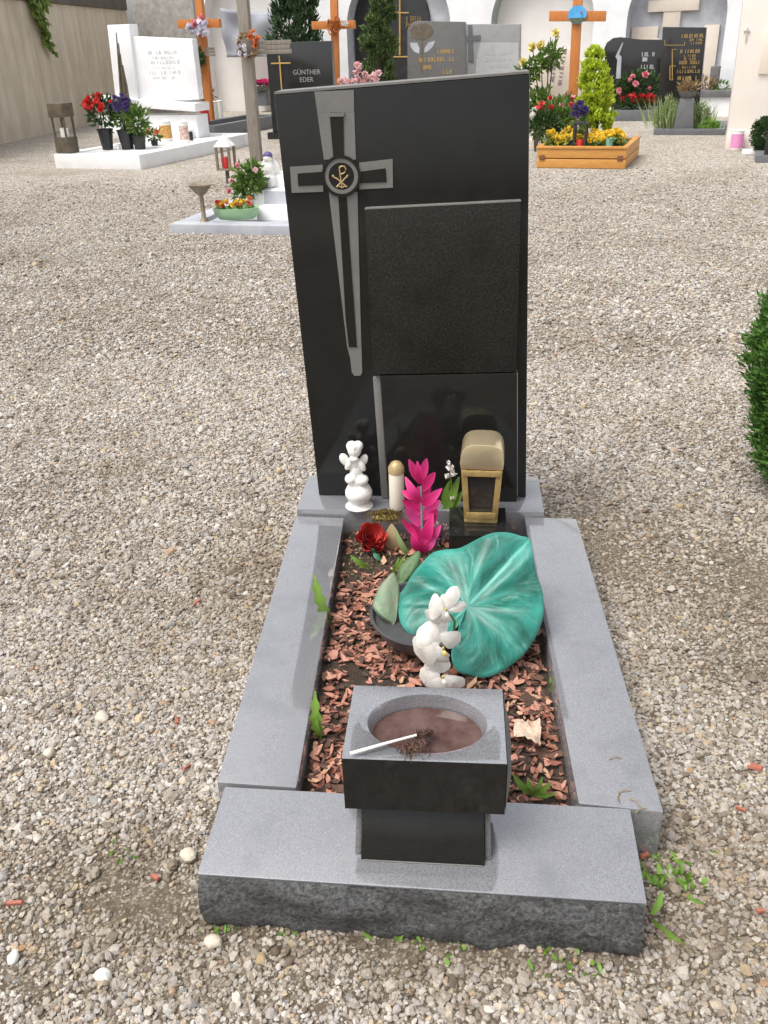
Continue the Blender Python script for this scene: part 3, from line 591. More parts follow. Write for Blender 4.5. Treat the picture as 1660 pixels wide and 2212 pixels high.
p = gz(569, 228, .16); t = thing('pedestal_planter', 'grey pedestal bowl with magenta flowers left of dark headstone', 'planter', p, R(-14)); one(hexa([(-.17, -.12, 0), (.17, -.12, 0), (.17, .12, 0), (-.17, .12, 0), (-.12, -.09, .34), (.12, -.09, .34), (.12, .09, .34), (-.12, .09, .34)], .008), 'pedestal', 'granite_kerb_far', t); one(lathe([(.1, .342), (.2, .38), (.24, .46), (.21, .46), (.19, .41)], 16), 'bowl', 'stone_ledge', t)
fl = thing('magenta_flowers', 'magenta flowers filling the grey pedestal bowl', 'flowers', p+Vector((0, 0, .45)), R(-14)); mb = MB(); [flower(mb, (random.uniform(-.26, .26), random.uniform(-.15, .1), .06+random.uniform(0, .09)), .07, 7) for _ in range(26)]; mb.build('flower', 'flower_magenta', fl, 0); mb = MB(); spray(mb, in_ball((0, 0, .03), (.22, .15, .08), 80, .4, .3), .09, .04); mb.build('foliage', 'foliage_dark', fl, 0)
# middle orange cross, pink flowers
C2 = Frame((-2.66, 18.6, 0), R(-12)); wood_cross('wooden_cross', 'middle orange wooden cross with dark round wreath at its crossing', C2, (719, -60), (725, 240), (674, 55, 767, 53), .135, .09)
c = C2.L(722, 55, -.06); t = thing('round_wreath', 'small brown round wreath with white bow on the middle orange cross', 'wreath', C2.P+C2.x*c.x+C2.n*c.y+Vector((0, 0, c.z)), R(-12)); mb = MB()
for k in range(90): an = random.uniform(0, 6.28); rr = random.uniform(.03, .16); mb.add(leaf((rr*math.cos(an)*1.1, random.uniform(-.02, .02), rr*math.sin(an)*.9), Vector((-math.sin(an), -.4, math.cos(an)))+rv(.5), .08, .04))
mb.build('twigs', 'wood_orange', t, 0); mb = MB(); [flower(mb, (.22+random.uniform(-.06, .06), -.03, .03+random.uniform(-.04, .04)), .05, 6) for _ in range(4)]; mb.build('bow', 'flower_white', t, 0)
for i, (px, r_, d, lab) in enumerate([(784, .5, 17.4, 'pale pink flowering shrub below the columnar yew'), (755, .28, 17.0, 'low pale pink flowers beside the foot of middle orange cross')]):
    P = gy(px, 150, d); P.z = 0; tt = thing('pink_shrub', lab, 'shrub', P, 0, None); mb = MB(); spray(mb, in_ball((0, 0, .5), (r_, .35, .45), 420, .4), .10, .045); mb.build('foliage', 'foliage_dark', tt, 0); F_ = Frame(P, 0); mb = MB()
    for (fx, fy) in ([(776, 140), (780, 150), (772, 158), (790, 160), (800, 168), (812, 162), (806, 174), (778, 172), (820, 158), (815, 171), (795, 176), (785, 178)] if i == 0 else [(740, 176), (748, 179), (760, 178), (752, 174), (768, 176)]): q = F_.l(fx, fy); flower(mb, (q[0], -.25, q[1]), .08, 8)
    mb.build('flower', 'flower_paleroses', tt, 0); one(tube([(0, 0, -.03), (0, 0, .5)], .02, 6), 'stem', 'trunk', tt)
# grey granite headstone with tulip
T1 = Frame((-.62, 16.6, 0), R(-12)); t = thing('tulip_headstone', 'grey granite headstone with engraved tulip and gold lettering', 'headstone', T1.P, R(-12))
poly = [T1.l(*p) for p in ((881, 250), (1010, 250), (1003, 47), (900, 45), (888, 52), (880, 64))]
one(prism([(x, max(z, .02)) for x, z in poly], 0, .18, .012), 'tablet', 'granite_grey', t)
a_, b_ = poly[0][0]-.1, poly[1][0]+.1; one(bb(a_, b_, -.1, .28, -.05, .019), 'base', 'granite_grey', t)
tul = [T1.l(*p) for p in ((886, 66), (893, 56), (905, 52), (920, 50), (932, 56), (938, 68), (932, 78), (920, 86), (903, 86), (891, 80))]; one(prism(tul, -.004, .006), 'tulip_engraving', 'bronze_old', t)
for q in (((886, 92), (902, 92), (907, 104), (906, 116), (896, 112), (888, 102)), ((940, 88), (926, 92), (918, 104), (917, 114), (926, 110), (936, 100))): one(prism([T1.l(*p) for p in q], -.004, .006), 'leaf_engraving', 'marble_grey', t)
one(prism([T1.l(*p) for p in ((910, 86.5), (914, 86.5), (913, 160), (909, 160))], -.004, .006), 'stem_engraving', 'bronze_old', t)
mb = MB()
for (x0, x1, y, n) in ((946, 984, 116, 6), (905, 985, 134, 12), (914, 936, 150, 4), (952, 978, 160, 4)):
    p = T1.l(x0, y); q = T1.l(x1, y); strokes(mb, p, q[0]-p[0], .062, n, -.003)
tag(mb.build('inscription', 'gold_paint', t), kind='stuff')
T2 = Frame((.36, 17.4, 0), R(-12)); t = thing('pale_headstone', 'pale grey headstone with dark cross, right of the tulip headstone', 'headstone', T2.P, R(-12)); poly = [T2.l(*p) for p in ((1004, 250), (1122, 250), (1124, 52), (1006, 52))]
one(prism([(x, max(z, .02)) for x, z in poly], 0, .16, .012), 'tablet', 'granite_mid', t); one(bb(poly[0][0]-.08, poly[1][0]+.08, -.1, .26, -.05, .019), 'base', 'granite_mid', t)
one(prism([(x, max(z, .3)) for x, z in [T2.l(*p) for p in ((1022, 240), (1120, 240), (1121, 92), (1038, 92), (1030, 130))]], -.008, .004), 'pale_panel', 'granite_pale', t)
mb = MB(); mb.add(prism([T2.l(*p) for p in ((1011, 54), (1020, 54), (1023, 133), (1012, 133))], -.012, .004)); mb.add(prism([T2.l(*p) for p in ((1008, 77), (1038, 76), (1038, 87), (1008, 88))], -.014, .004)); mb.build('cross_relief', 'granite_kerb_far', t)
mb = MB()
for y in (118, 132, 146): p = T2.l(1050, y); q = T2.l(1108, y); strokes(mb, p, q[0]-p[0], .05, 9, -.01)
tag(mb.build('inscription', 'engraving_grey', t), kind='stuff')

# ------------------------------------------------------------------ background graves, right
rzB = R(-16)
PL = GF(1159, 363, rzB); xr = PL.l(1350, 366)[0]; hp = PL.l(1157, 321)[1]; PD = 1.55
t = thing('timber_planter', 'amber timber planting box holding yellow flowers and a conifer', 'planter box', PL.P, rzB)
for (y0, y1, x0, x1, side) in ((0, .05, 0, xr, 0), (PD-.05, PD, 0, xr, 0), (.052, PD-.052, .0, .05, 1), (.052, PD-.052, xr-.05, xr, 1)):
    for k in range(2):
        bd = one(bb(x0, x1, y0, y1, .005+k*(hp/2+.002), hp/2-.004+k*(hp/2+.002), .006), 'plank', 'wood_amber', t)
one(bb(-.012, xr+.012, -.015, .07, hp+.001, hp+.03, .005), 'top_rail', 'wood_amber', t); one(bb(-.012, .06, .072, PD, hp+.001, hp+.028, .005), 'top_rail', 'wood_amber', t); one(bb(xr-.06, xr+.012, .072, PD, hp+.001, hp+.028, .005), 'top_rail', 'wood_amber', t)
for x in (.07, xr-.07): one(bb(x-.035, x+.035, -.012, -.001, hp*.42, hp*.68, .003), 'end_block', 'wood_end', t)
soil = one(bb(.052, xr-.052, .052, PD-.052, .0, hp-.03), 'soil_bed', 'soil', t)
def inpl(px, py, z): P = gz(px, py, z); return P
mb = MB(); fm = MB(); yt = thing('yellow_flowers', 'dense yellow flowers along the front of the timber planter', 'flowers', PL.P+Vector((0, 0, hp-.03)), rzB)
for i in range(260):
    x = random.uniform(.10, xr-.08); y = random.uniform(.08, .5); z = .10+.10*noise.noise(Vector((x*5, y*5, 0)))+random.uniform(0, .07)
    if abs(x-(PL.l(1249, 318)[0])) < .11 and y < .3: continue
    flower(fm, (x, y, z+.02), .042, 6, (0, -.8, 1)); spray(mb, in_ball((x, y, z-.06), .05, 6, .5), .06, .025)
fm.build('flower', 'flower_yellow', yt, 0); mb.build('foliage', 'foliage_green', yt, 0)
P = PL.P+PL.x*PL.l(1249, 318)[0]+PL.n*.13+Vector((0, 0, hp-.028)); t = thing('black_lantern', 'black grave lantern with red candle among the yellow flowers', 'lantern', P, rzB); h_ = .34; w_ = .085
one(bb(-w_, w_, -w_, w_, 0, .025, .004), 'base', 'dark_metal', t); one(bb(-w_, w_, -w_, w_, h_-.03, h_, .006), 'roof', 'dark_metal', t)
for sx in (-1, 1):
    for sy in (-1, 1): one(bb(sx*w_*.86-.011, sx*w_*.86+.011, sy*w_*.86-.011, sy*w_*.86+.011, .026, h_-.031), 'frame_bar', 'dark_metal', t)
one(lathe([(.05, .026), (.05, .12), (.045, .13)], 14), 'candle', 'wax_red', t)
P = PL.P+PL.x*PL.l(1250, 300, .36)[0]+PL.n*.36+Vector((0, 0, hp-.03)); pot_plant('purple_lavender', 'purple lavender spikes standing behind the black lantern', P, None, ((.10, .09, .20), .36), 'flower_purple', rzB, nfl=34, fr=.04, nleaf=80, leafL=.08)
candle('green_jar', 'pale green glass jar at the right front of timber planter', PL.P+PL.x*PL.l(1314, 318)[0]+PL.n*.12+Vector((0, 0, hp-.029)), .045, .16, 'plastic_green', 'plastic_green', lh=.15)
P = PL.P+PL.x*PL.l(1288, 280, .95)[0]+PL.n*.95; CF = Frame(P, rzB)
tree('golden_conifer', 'bright yellow green conifer growing in the timber planter', P, 0, rzB, [(108, 4, 1284), (120, 15, 1284), (145, 22, 1284), (175, 29, 1285), (210, 34, 1287), (245, 34, 1288), (282, 30, 1288)], None, 9000, .062, .03, 'foliage_gold', jit=.6, clump=.3, up=.8, cat='conifer')
for (px, py, dy, r_, z_, lab, nm, fm_, nf, fo) in ((1200, 250, .8, .30, .55, 'green bush with red and coral geraniums left in timber planter', 'geranium_bush', 'flower_red', 9, 'foliage_green'), (1222, 230, 1.15, .22, .68, 'pink geranium at the foot of the right orange cross', 'pink_geranium', 'flower_pink', 10, 'foliage_green'), (1175, 262, .55, .22, .45, 'mid green bush at the left corner of timber planter', 'green_bush', 'flower_white', 2, 'foliage_dark')):
    x = PL.l(px, py, dy)[0]; z = PL.l(px, py, dy)[1]; pot_plant(nm, lab, PL.P+PL.x*x+PL.n*dy+Vector((0, 0, hp-.03)), None, ((r_, .25, r_*.85), max(.15, z-hp)), fm_, rzB, nfl=nf, folmat=fo, fr=.05, nleaf=380, leafL=.08, cat='shrub')
C3 = Frame(PL.P+PL.n*1.46, rzB); wood_cross('wooden_cross', 'right orange wooden cross with a round blue picture in the timber planter', C3, (1251, -60), (1236, 250), (1187, 35, 1309, 35), .125, .07)
c = C3.L(1248, 32, -.02); t = thing('round_picture', 'round blue landscape picture fixed on the right orange cross', 'picture', C3.P+C3.x*c.x+C3.n*c.y+Vector((0, 0, c.z)), rzB)
def disc(pts, y0, y1): return prism(pts, y0, y1)
one(disc([(.125*math.cos(a), .112*math.sin(a)) for a in np.linspace(0, 2*math.pi, 25)[:-1]], -.02, .004), 'plate', 'picture_blue', t); lo = [(.120*math.cos(a), .107*math.sin(a)) for a in np.linspace(R(200), R(340), 12)]; one(disc(lo, -.024, -.021), 'land', 'picture_land', t)
mb = MB(); flower(mb, (.06, -.028, .03), .025, 5, (0, -1, 0)); mb.build('pink_flower', 'flower_pink', t, 0)
# cream slanted stone
S3 = Frame(PL.P+PL.n*2.3+PL.x*.0, rzB); t = thing('cream_headstone', 'cream marble headstone with slanting top and purple lettering', 'headstone', S3.P, rzB)
poly = [S3.l(*p) for p in ((1148, 300), (1262, 300), (1259, 140), (1246, 122), (1240, 105), (1216, 103), (1168, 147), (1150, 152))]; one(prism([(x, max(z, -.03)) for x, z in poly], 0, .2, .012), 'tablet', 'marble_cream', t); one(bb(poly[0][0]-.05, poly[1][0]+.05, -.1, .3, -.05, .14, .01), 'base', 'marble_cream', t)
mb = MB(); p = S3.l(1196, 183); strokes(mb, (0, 0), .45, .05, 9, 0); o = tag(mb.build('inscription', 'engraving_purple', t), kind='stuff'); o.location = (p[0], -.004, p[1]); o.rotation_euler = (0, R(-84), 0)
mb = MB(); p = S3.l(1213, 183); strokes(mb, (0, 0), .52, .05, 10, 0); o = tag(mb.build('inscription', 'engraving_purple', t), kind='stuff'); o.location = (p[0], -.004, p[1]); o.rotation_euler = (0, R(-84), 0)
RB = Frame(S3.P-S3.n*.35-S3.x*.2, rzB); t = thing('yellow_rose_bush', 'tall rose bush with pale yellow blooms above the main headstone', 'rose bush', RB.P, rzB)
mb = MB(); stm = MB(); foot = Vector((RB.l(1160, 250)[0], 0, 0))
for (x, y) in ((1132, 135), (1151, 103), (1169, 98), (1202, 72), (1128, 128), (1190, 80)):
    p = RB.L(x, y); stm.add(tube([foot, foot.lerp(p, .5)+Vector((.06, 0, .1)), p], [.018, .01, .006], 6)); f_ = MB()
    if (x, y) not in ((1128, 128), (1190, 80)): flower(f_, p, .085, 12, (0, -1, .4)); flower(f_, p, .06, 8, (0, -1, .4)); f_.build('rose', 'flower_lemon', t, 0)
    spray(mb, in_ball(foot.lerp(p, .86)-Vector((0, 0, .06)), (.16, .1, .16), 60, .2, .1), .10, .05); spray(mb, in_ball(foot.lerp(p, .45), (.18, .12, .28), 60, .2, .1), .09, .045)
stm.build('stem', 'trunk', t); mb.build('foliage', 'foliage_green', t, 0)
# black headstone with curved shoulder
K1 = GF(1324, 262, rzB); K1 = Frame(K1.P+K1.n*1.15, rzB); t = thing('curved_black_headstone', 'polished black headstone with rounded shoulder and grey lightning engraving', 'headstone', K1.P, rzB)
poly = [K1.l(*p) for p in ((1322, 255), (1440, 250), (1432, 86), (1380, 85), (1355, 82), (1340, 80), (1325, 82), (1311, 92), (1304, 108), (1309, 150), (1318, 200))]; one(prism(poly, 0, .2, .015), 'tablet', 'granite_black_far', t)
one(prism([K1.l(*p) for p in ((1345, 92), (1347, 92), (1338, 118), (1343, 122), (1341, 170), (1331, 170), (1334, 130), (1330, 122))], -.006, .004), 'lightning_engraving', 'marble_grey', t)
mb = MB()
for (x0, x1, y) in ((1387, 1415, 122), (1388, 1398, 133), (1385, 1416, 149)): p = K1.l(x0, y); q = K1.l(x1, y); strokes(mb, p, q[0]-p[0], .075, 5, -.003)
tag(mb.build('inscription', 'engraving_grey', t), kind='stuff')
KB = GF(1324, 262, rzB); x1 = KB.l(1425, 262)[0]; t = thing('dark_kerb_grave', 'dark kerb of the grave planted with red and pink flowers', 'grave border', KB.P, rzB); kerb_ring(t, 0, x1+.3, 0, 1.1, KB.l(1340, 238)[1], .14, 'granite_kerb_far'); one(bb(.14, x1+.16, .14, .96, -.03, .12), 'soil_bed', 'soil', t)
KF = Frame(KB.P+KB.n*.35, rzB); t = thing('pink_rose_shrub', 'dark rose shrub with pink and coral blooms before the curved black headstone', 'shrub', KF.P, rzB); mb = MB()
for (x, y, r_) in ((1365, 190, .36), (1392, 185, .38), (1350, 205, .25)): p = KF.L(x, y); spray(mb, in_ball(p, (r_, .2, r_*.8), 260, .3), .10, .05)
mb.build('foliage', 'foliage_dark', t, 0); one(tube([KF.L(1372, 262)+Vector((0, 0, -.1)), KF.L(1378, 170)], [.02, .01], 6), 'stem', 'trunk', t)
for (x, y, r_) in ((1367, 166, .07), (1395, 161, .085), (1374, 181, .08), (1338, 196, .085), (1360, 172, .05), (1404, 190, .05)): f_ = MB(); flower(f_, KF.L(x, y, -.2), r_, 10, (0, -1, .3)); f_.build('rose', 'flower_pink', t, 0)
KG = Frame(KB.P+KB.n*.16, rzB); t = thing('red_geraniums', 'band of bright red flowers along the front of dark kerb', 'flowers', KG.P, rzB); f_ = MB(); mb = MB()
for _ in range(60): x = random.uniform(1340, 1416); p = KG.L(x, random.uniform(208, 228)-(6 if x > 1360 else 0)); flower(f_, p+Vector((0, random.uniform(-.02, .14), 0)), .06, 6)
for _ in range(10): spray(mb, in_ball(KG.L(random.uniform(1340, 1416), 228), (.12, .1, .1), 26, .4), .09, .04)
f_.build('flower', 'flower_red', t, 0); mb.build('foliage', 'foliage_dark', t, 0)
# black headstone with gold letters, pedestal vase and grasses
K2 = GF(1490, 292, rzB); K2t = Frame(K2.P+K2.n*.75, rzB); t = thing('gold_lettered_headstone', 'tall black headstone covered with gold lettering at upper right', 'headstone', K2t.P, rzB)
poly = [K2t.l(*p) for p in ((1420, 262), (1508, 262), (1527, 59), (1432, 58))]; one(prism(poly, 0, .2, .012), 'tablet', 'granite_black_far', t)
mb = MB()
for (x0, x1, y, n, h_) in ((1473, 1522, 82, 9, .055), (1490, 1520, 89, 6, .04), (1493, 1518, 96, 5, .035), (1470, 1518, 115, 9, .055), (1478, 1504, 123, 6, .035), (1478, 1508, 130, 5, .04), (1468, 1515, 139, 8, .05), (1474, 1505, 148, 6, .035), (1463, 1513, 158, 9, .05), (1464, 1508, 173, 8, .06), (1472, 1500, 181, 5, .04)):
    p = K2t.l(x0, y); q = K2t.l(x1, y); strokes(mb, p, q[0]-p[0], h_, n, -.003)
tag(mb.build('inscription', 'gold_paint', t), kind='stuff'); mb = MB()
for (x0, y0, x1, y1) in ((1452, 106, 1453.5, 172), (1447, 142, 1448.5, 172), (1452, 106, 1462, 107), (1447, 142, 1460, 143), (1447, 172, 1455, 173), (1436, 86, 1437, 98), (1437, 97, 1480, 98), (1479, 90, 1480, 98)): mb.add(prism([K2t.l(x0, y1), K2t.l(x1, y1), K2t.l(x1, y0), K2t.l(x0, y0)], -.004, .002))
mb.build('gold_line', 'gold_paint', t)
x0 = K2.l(1412, 290)[0]; x1 = K2.l(1564, 293)[0]; hk2 = K2.l(1440, 279)[1]; t = thing('grey_kerb_grave', 'grey granite kerb around grasses below the gold lettered headstone', 'grave border', K2.P, rzB); kerb_ring(t, x0, x1, 0, 1.7, hk2, .12, 'granite_kerb_far'); one(bb(x0+.12, x1-.12, .12, 1.58, -.03, hk2*.6), 'soil_bed', 'soil', t)
P = K2.P+K2.x*K2.l(1475, 285, .1)[0]+K2.n*.26+Vector((0, 0, hk2*.6)); t = thing('granite_vase', 'tapering grey granite pedestal vase with dry plant on top', 'vase', P, rzB); h_ = .50
one(hexa([(-.17, -.12, 0), (.17, -.12, 0), (.17, .12, 0), (-.17, .12, 0), (-.11, -.09, h_), (.11, -.09, h_), (.11, .09, h_), (-.11, .09, h_)], .008), 'pedestal', 'granite_kerb_far', t); one(lathe([(.09, h_+.001), (.13, h_+.04), (.15, h_+.10), (.12, h_+.10)], 14), 'bowl', 'stone_ledge', t); mb = MB(); spray(mb, in_ball((0, 0, h_+.15), (.16, .12, .10), 110, .4, .2), .09, .04); mb.build('plant', 'foliage_dry', t, 0)
for (px, lab, dy) in ((1440, 'pale green feathery grass clump left of granite vase', .3), (1508, 'pale green feathery grass clump right of granite vase', .45), (1531, 'low green plant at right end of grey kerb', .3)):
    F_ = Frame(K2.P+K2.n*dy, rzB); tp = 202 if px == 1440 else (215 if px == 1508 else 262); b = F_.L(px, 282); b.z = hk2*.5; tz = F_.l(px, tp)[1]; t = thing('grass_clump', lab, 'plant', F_.P+F_.x*b.x+Vector((0, 0, b.z)), rzB); mb = MB()
    for _ in range(170): p = Vector((random.gauss(0, .10), random.gauss(0, .08), 0)); d = Vector((p.x*1.2+random.gauss(0, .12), random.gauss(0, .15), 1)); L_ = (tz-b.z)*random.uniform(.45, 1.05); mb.add(leaf(p, d, L_, .022, .12, .03))
    spray(mb, in_ball((0, 0, (tz-b.z)*.6), (.17, .12, (tz-b.z)*.42), 200, .8, .1), .08, .02); mb.build('blades', 'foliage_pale' if px != 1531 else 'weed_green', t, 0)
# pale pillar monument at the right edge
PM = GF(1567, 322, R(-14)); t = thing('pale_monument', 'tall pale beige stone monument at the right edge of the photo', 'monument', PM.P, R(-14)); a = PM.l(1572, 280); b = PM.l(1607, 0); sl = (b[0]-a[0])/(b[1]-a[1])
def mx(z): return a[0]+sl*(z-a[1])
one(bb(0, 2.2, -.06, 1.0, -.05, a[1]-.02, .015), 'base', 'marble_beige', t); zt = 3.1
one(hexa([(mx(a[1]), 0, a[1]-.018), (2.1, 0, a[1]-.018), (2.1, .8, a[1]-.018), (mx(a[1]), .8, a[1]-.018), (mx(zt), .05, zt), (1.95, .05, zt), (1.95, .7, zt), (mx(zt), .7, zt)], .015), 'shaft', 'marble_beige', t)
q0 = PM.l(1638, 160); q1 = PM.l(1655, 64); one(bb(q0[0], q0[0]+.4, -.02, .06, q0[1], q1[1], .006), 'raised_panel', 'marble_cream', t)
mb = MB(); p = PM.l(1614, 68); mb.add(bb(p[0]-.008, p[0]+.008, .0, .03, p[1]-.12, p[1]+.05)); mb.add(bb(p[0]-.04, p[0]+.04, .0, .028, p[1], p[1]+.014)); mb.build('small_cross', 'engraving_grey', t)
candle('white_print_candle', 'white square candle with pink print beside the pale monument', gz(1590, 325), .085, .28, 'wax_white', 'wax_white', 'plastic_pink_print', lh=.06)
P = gz(1662, 332); tree('box_ball', 'round clipped dark green bush cut by the right edge', P, 0, 0, [(256, 10, 1662), (268, 27, 1662), (295, 37, 1662), (318, 31, 1662), (330, 18, 1662)], None, 7000, .034, .02, 'foliage_dark', jit=.9, clump=.15, up=.3, cat='bush')
KR = GF(1632, 352, R(-14)); t = thing('grey_kerb_corner', 'corner of a grey granite kerb at the right edge', 'grave border', KR.P, R(-14)); kerb_ring(t, 0, 1.2, 0, .55, KR.l(1634, 335)[1], .12, 'granite_kerb_far'); one(bb(.12, 1.08, .12, .43, -.02, .06), 'soil_bed', 'soil', t)
candle('black_candle', 'black candle on the grey kerb corner at right edge', KR.P+KR.x*(KR.l(1657, 335)[0])+KR.n*.06+Vector((0, 0, KR.l(1634, 335)[1]+.001)), .035, .26, 'black_plastic', 'black_plastic')
t = thing('marble_slab', 'low white marble slab on gravel at right edge by the kerb corner', 'slab', gz(1612, 333), R(-14)); mb = MB().add(bb(-.05, .22, 0, .35, -.01, .035, .006)); mb.build('slab', 'marble_white', t)

# ivy on the left wall
P = Vector((WX+.02, 0, 0)); t = thing('ivy_vine', 'green ivy tendril hanging down the concrete wall at upper left', 'vine', P); IF = Frame(P, R(90)); mb = MB(); stm = MB(); pts = []
def wallpt(px, py): d = ray(px, py); k = (WX+.04)/d.x; q = Vector((0, 0, CH))+d*k; return q-P
path = [wallpt(62, -45), wallpt(70, -10), wallpt(78, 30), wallpt(88, 60), wallpt(97, 88), wallpt(107, 103)]; stm.add(tube(path, [.015, .012, .01, .008, .006, .004], 5))
for i in range(len(path)-1):
    for _ in range([80, 70, 44, 26, 14][i]): k = random.random(); p = path[i].lerp(path[i+1], k)+Vector((random.uniform(0, .12), random.gauss(0, [.26, .15, .09, .06, .04][i]), random.gauss(0, .06))); mb.add(leaf(p, Vector((.4, random.uniform(-1, .5), -.8)), .17, .11))
mb.build('foliage', 'ivy_green', t, 0); stm.build('stem', 'trunk', t)
P = Vector((WX-.1, 16, 2.87)); t = thing('wall_top_hedge', 'dark hedge on top of the wall at the upper left corner', 'hedge', P); mb = MB(); spray(mb, in_ball((0, 0, .5), (.5, 2.5, .6), 900, .2, .4), .17, .08); mb.build('foliage', 'foliage_dark', t, 0); one(tube([(0, 0, 0), (0, 0, .5)], .05), 'trunk', 'trunk', t)

# ------------------------------------------------------------------ marble grave just behind the main headstone
rzC = R(-10); MG = GF(370, 505, rzC); xr = MG.l(640, 508)[0]; hm = MG.l(371, 484)[1]
t = thing('grey_marble_grave', 'low grey marble grave border with bird bath behind the main headstone', 'grave border', MG.P, rzC); kerb_ring(t, 0, xr+.25, 0, 1.9, hm, .2, 'marble_grey'); one(bb(.2, xr+.05, .2, 1.7, -.03, hm-.04), 'cover_slab', 'marble_grey', t)
zs = hm-.04
def onmg(px, py, z=None): return gz(px, py, zs if z is None else z)
P = onmg(442, 478, hm); F_ = Frame(P, 0); t = thing('bird_bath', 'small bronze bowl on a slim stem at the corner of marble border', 'bird bath', P); h_ = F_.l(437, 398)[1]-hm
one(lathe([(.045, .0), (.03, .02), (.021, .04), (.02, h_*.7), (.03, h_*.72)], 14), 'stem', 'bronze_pale', t); one(lathe([(.03, h_*.721), (.05, h_*.76), (.11, h_*.98), (.115, h_), (.10, h_), (.03, h_*.85)], 18), 'bowl', 'bronze_pale', t)
P = onmg(504, 478, hm); t = thing('green_bowl', 'pale green oval bowl filled with red and yellow flowers', 'bowl', P+Vector((0, .16, 0))); one(lathe([(.17, 0), (.21, .04), (.222, .10), (.205, .10), (.19, .05)], 28, 1, .6), 'bowl', 'bowl_green', t)
for mt, n in (('flower_yellow', 10), ('flower_orange', 9), ('flower_red', 7)):
    f_ = MB(); [flower(f_, (random.uniform(-.18, .18), random.uniform(-.09, .09), .12+random.uniform(0, .03)), .03, 6) for _ in range(n)]; f_.build('flower', mt, t, 0)
mb = MB(); spray(mb, in_ball((0, 0, .08), (.18, .1, .05), 60, .4, .2), .05, .025); mb.build('foliage', 'foliage_green', t, 0)
P = gz(572, 470, hm-.04)+Vector((0, .05, 0)); FP_ = Frame(P, rzC); t = thing('white_plant_pedestal', 'white marble pedestal block under the begonia beside the headstone', 'pedestal', P, rzC); x0 = FP_.l(548, 440)[0]; x1 = FP_.l(592, 440)[0]; hpz = FP_.l(570, 412)[1]
one(bb(x0, x1+.3, 0, .4, 0, hpz-zs, .008), 'block', 'marble_white', t); one(bb(x0-.05, x1+.3, -.08, .5, .0, .05, .006), 'step', 'marble_white', t)
P2 = P+FP_.x*((x0+x1)/2-.07)+FP_.n*.15+Vector((0, 0, hpz-zs+.002)); t = thing('begonia', 'trailing begonia with pink blooms spilling over the white pedestal', 'plant', P2, rzC); Fb = Frame(Vector((P2.x, P2.y, 0)), rzC)
one(lathe([(.06, 0), (.09, .10), (.10, .10), (.085, .09)], 14), 'pot', 'pot_grey', t); mb = MB()
def lb(px, py, dy=0): q = Fb.L(px, py, dy); q.z -= P2.z; return q
for (x, y, r_, n) in ((530, 378, .10, 130), (555, 385, .09, 110), (545, 362, .07, 70), (525, 400, .09, 100), (520, 420, .07, 70), (550, 405, .08, 70)): spray(mb, in_ball(lb(x, y, -.15), (r_*1.2, .08, r_), n, .2, .2), .055, .035)
mb.build('foliage', 'foliage_green', t, 0); stm = MB()
for (x, y) in ((500, 410), (512, 430), (535, 435), (548, 430)): stm.add(tube([Vector((0, 0, .08)), lb(x+6, y-40, -.14), lb(x, y, -.15)], [.005, .004, .003], 5))
stm.build('stem', 'flower_pink', t)
for (x, y, m_) in ((552, 368, 'flower_paleroses'), (514, 356, 'flower_pink'), (500, 390, 'flower_paleroses'), (540, 428, 'flower_orange'), (495, 412, 'flower_pink')): f_ = MB(); flower(f_, lb(x, y, -.22), .035, 10, (0, -1, .5)); f_.build('flower', m_, t, 0)
P = gz(496, 396, zs+.0); FL_ = Frame(P, rzC); t = thing('roofed_lantern', 'bronze grave lantern with white pointed roof and red candle', 'lantern', P, rzC); z = lambda y: FL_.l(489, y)[1]-P.z
z1, z2, z3 = z(367), z(317), z(294); w_ = .095; xo = FL_.l(488, 340)[0]
one(bb(xo-.018, xo+.018, -.018, .018, 0, z1), 'post', 'bronze_old', t); one(bb(xo-w_, xo+w_, -w_, w_, z1+.001, z1+.02, .003), 'floor', 'bronze_pale', t)
for sx in (-1, 1):
    for sy in (-1, 1): one(bb(xo+sx*w_*.85-.014, xo+sx*w_*.85+.014, sy*w_*.85-.014, sy*w_*.85+.014, z1+.021, z2), 'frame_bar', 'bronze_pale', t)
one(lathe([(.048, z1+.021), (.048, z1+.14), (.04, z1+.15)], 14), 'candle', 'wax_red', t, loc=(xo, 0, 0)); one(lathe([(w_*1.45, z2+.001), (w_*1.5, z2+.012), (.03, z3-.01), (.01, z3+.01)], 4), 'roof', 'roof_white', t, 0, loc=(xo, 0, 0), rot=(0, 0, R(45)))
P = P2+FP_.x*.12+FP_.n*.06; Fa = Frame(Vector((P.x, P.y, 0)), rzC); t = thing('angel_figurine', 'small white angel figurine with dark cap half hidden by headstone', 'figurine', P, rzC)
q = Fa.L(583, 388); xo = q.x; k = (Fa.l(583, 322)[1]-P.z)/.26
sculpt([((xo, 0, .05*k), (.055*k, .05*k, .06*k)), ((xo, 0, .12*k), (.045*k, .04*k, .07*k)), ((xo-.045*k, .03*k, .13*k), (.03*k, .015*k, .07*k), (0, R(20), 0)), ((xo+.045*k, .03*k, .13*k), (.03*k, .015*k, .07*k), (0, R(-20), 0)), ((xo, -.005, .2*k), (.032*k, .032*k, .036*k))], 'body', 'porcelain', t, .006, 3)
one(ell((xo, .004, .215*k), (.036*k, .036*k, .03*k)), 'hair', 'flower_purple', t)
t = thing('white_marble_steps', 'stepped grey and white marble blocks right of the angel figurine', 'steps', MG.P, rzC); mb = MB(); x0 = MG.l(592, 420, 1.0)[0]
for k in range(3): one(bb(x0+.02, x0+.5, .9-.22*k, 1.5, zs+.001 if k == 2 else zs+.001, zs+.36-.12*k-.0, .006), 'step', 'marble_white' if k % 2 == 0 else 'marble_grey', t)

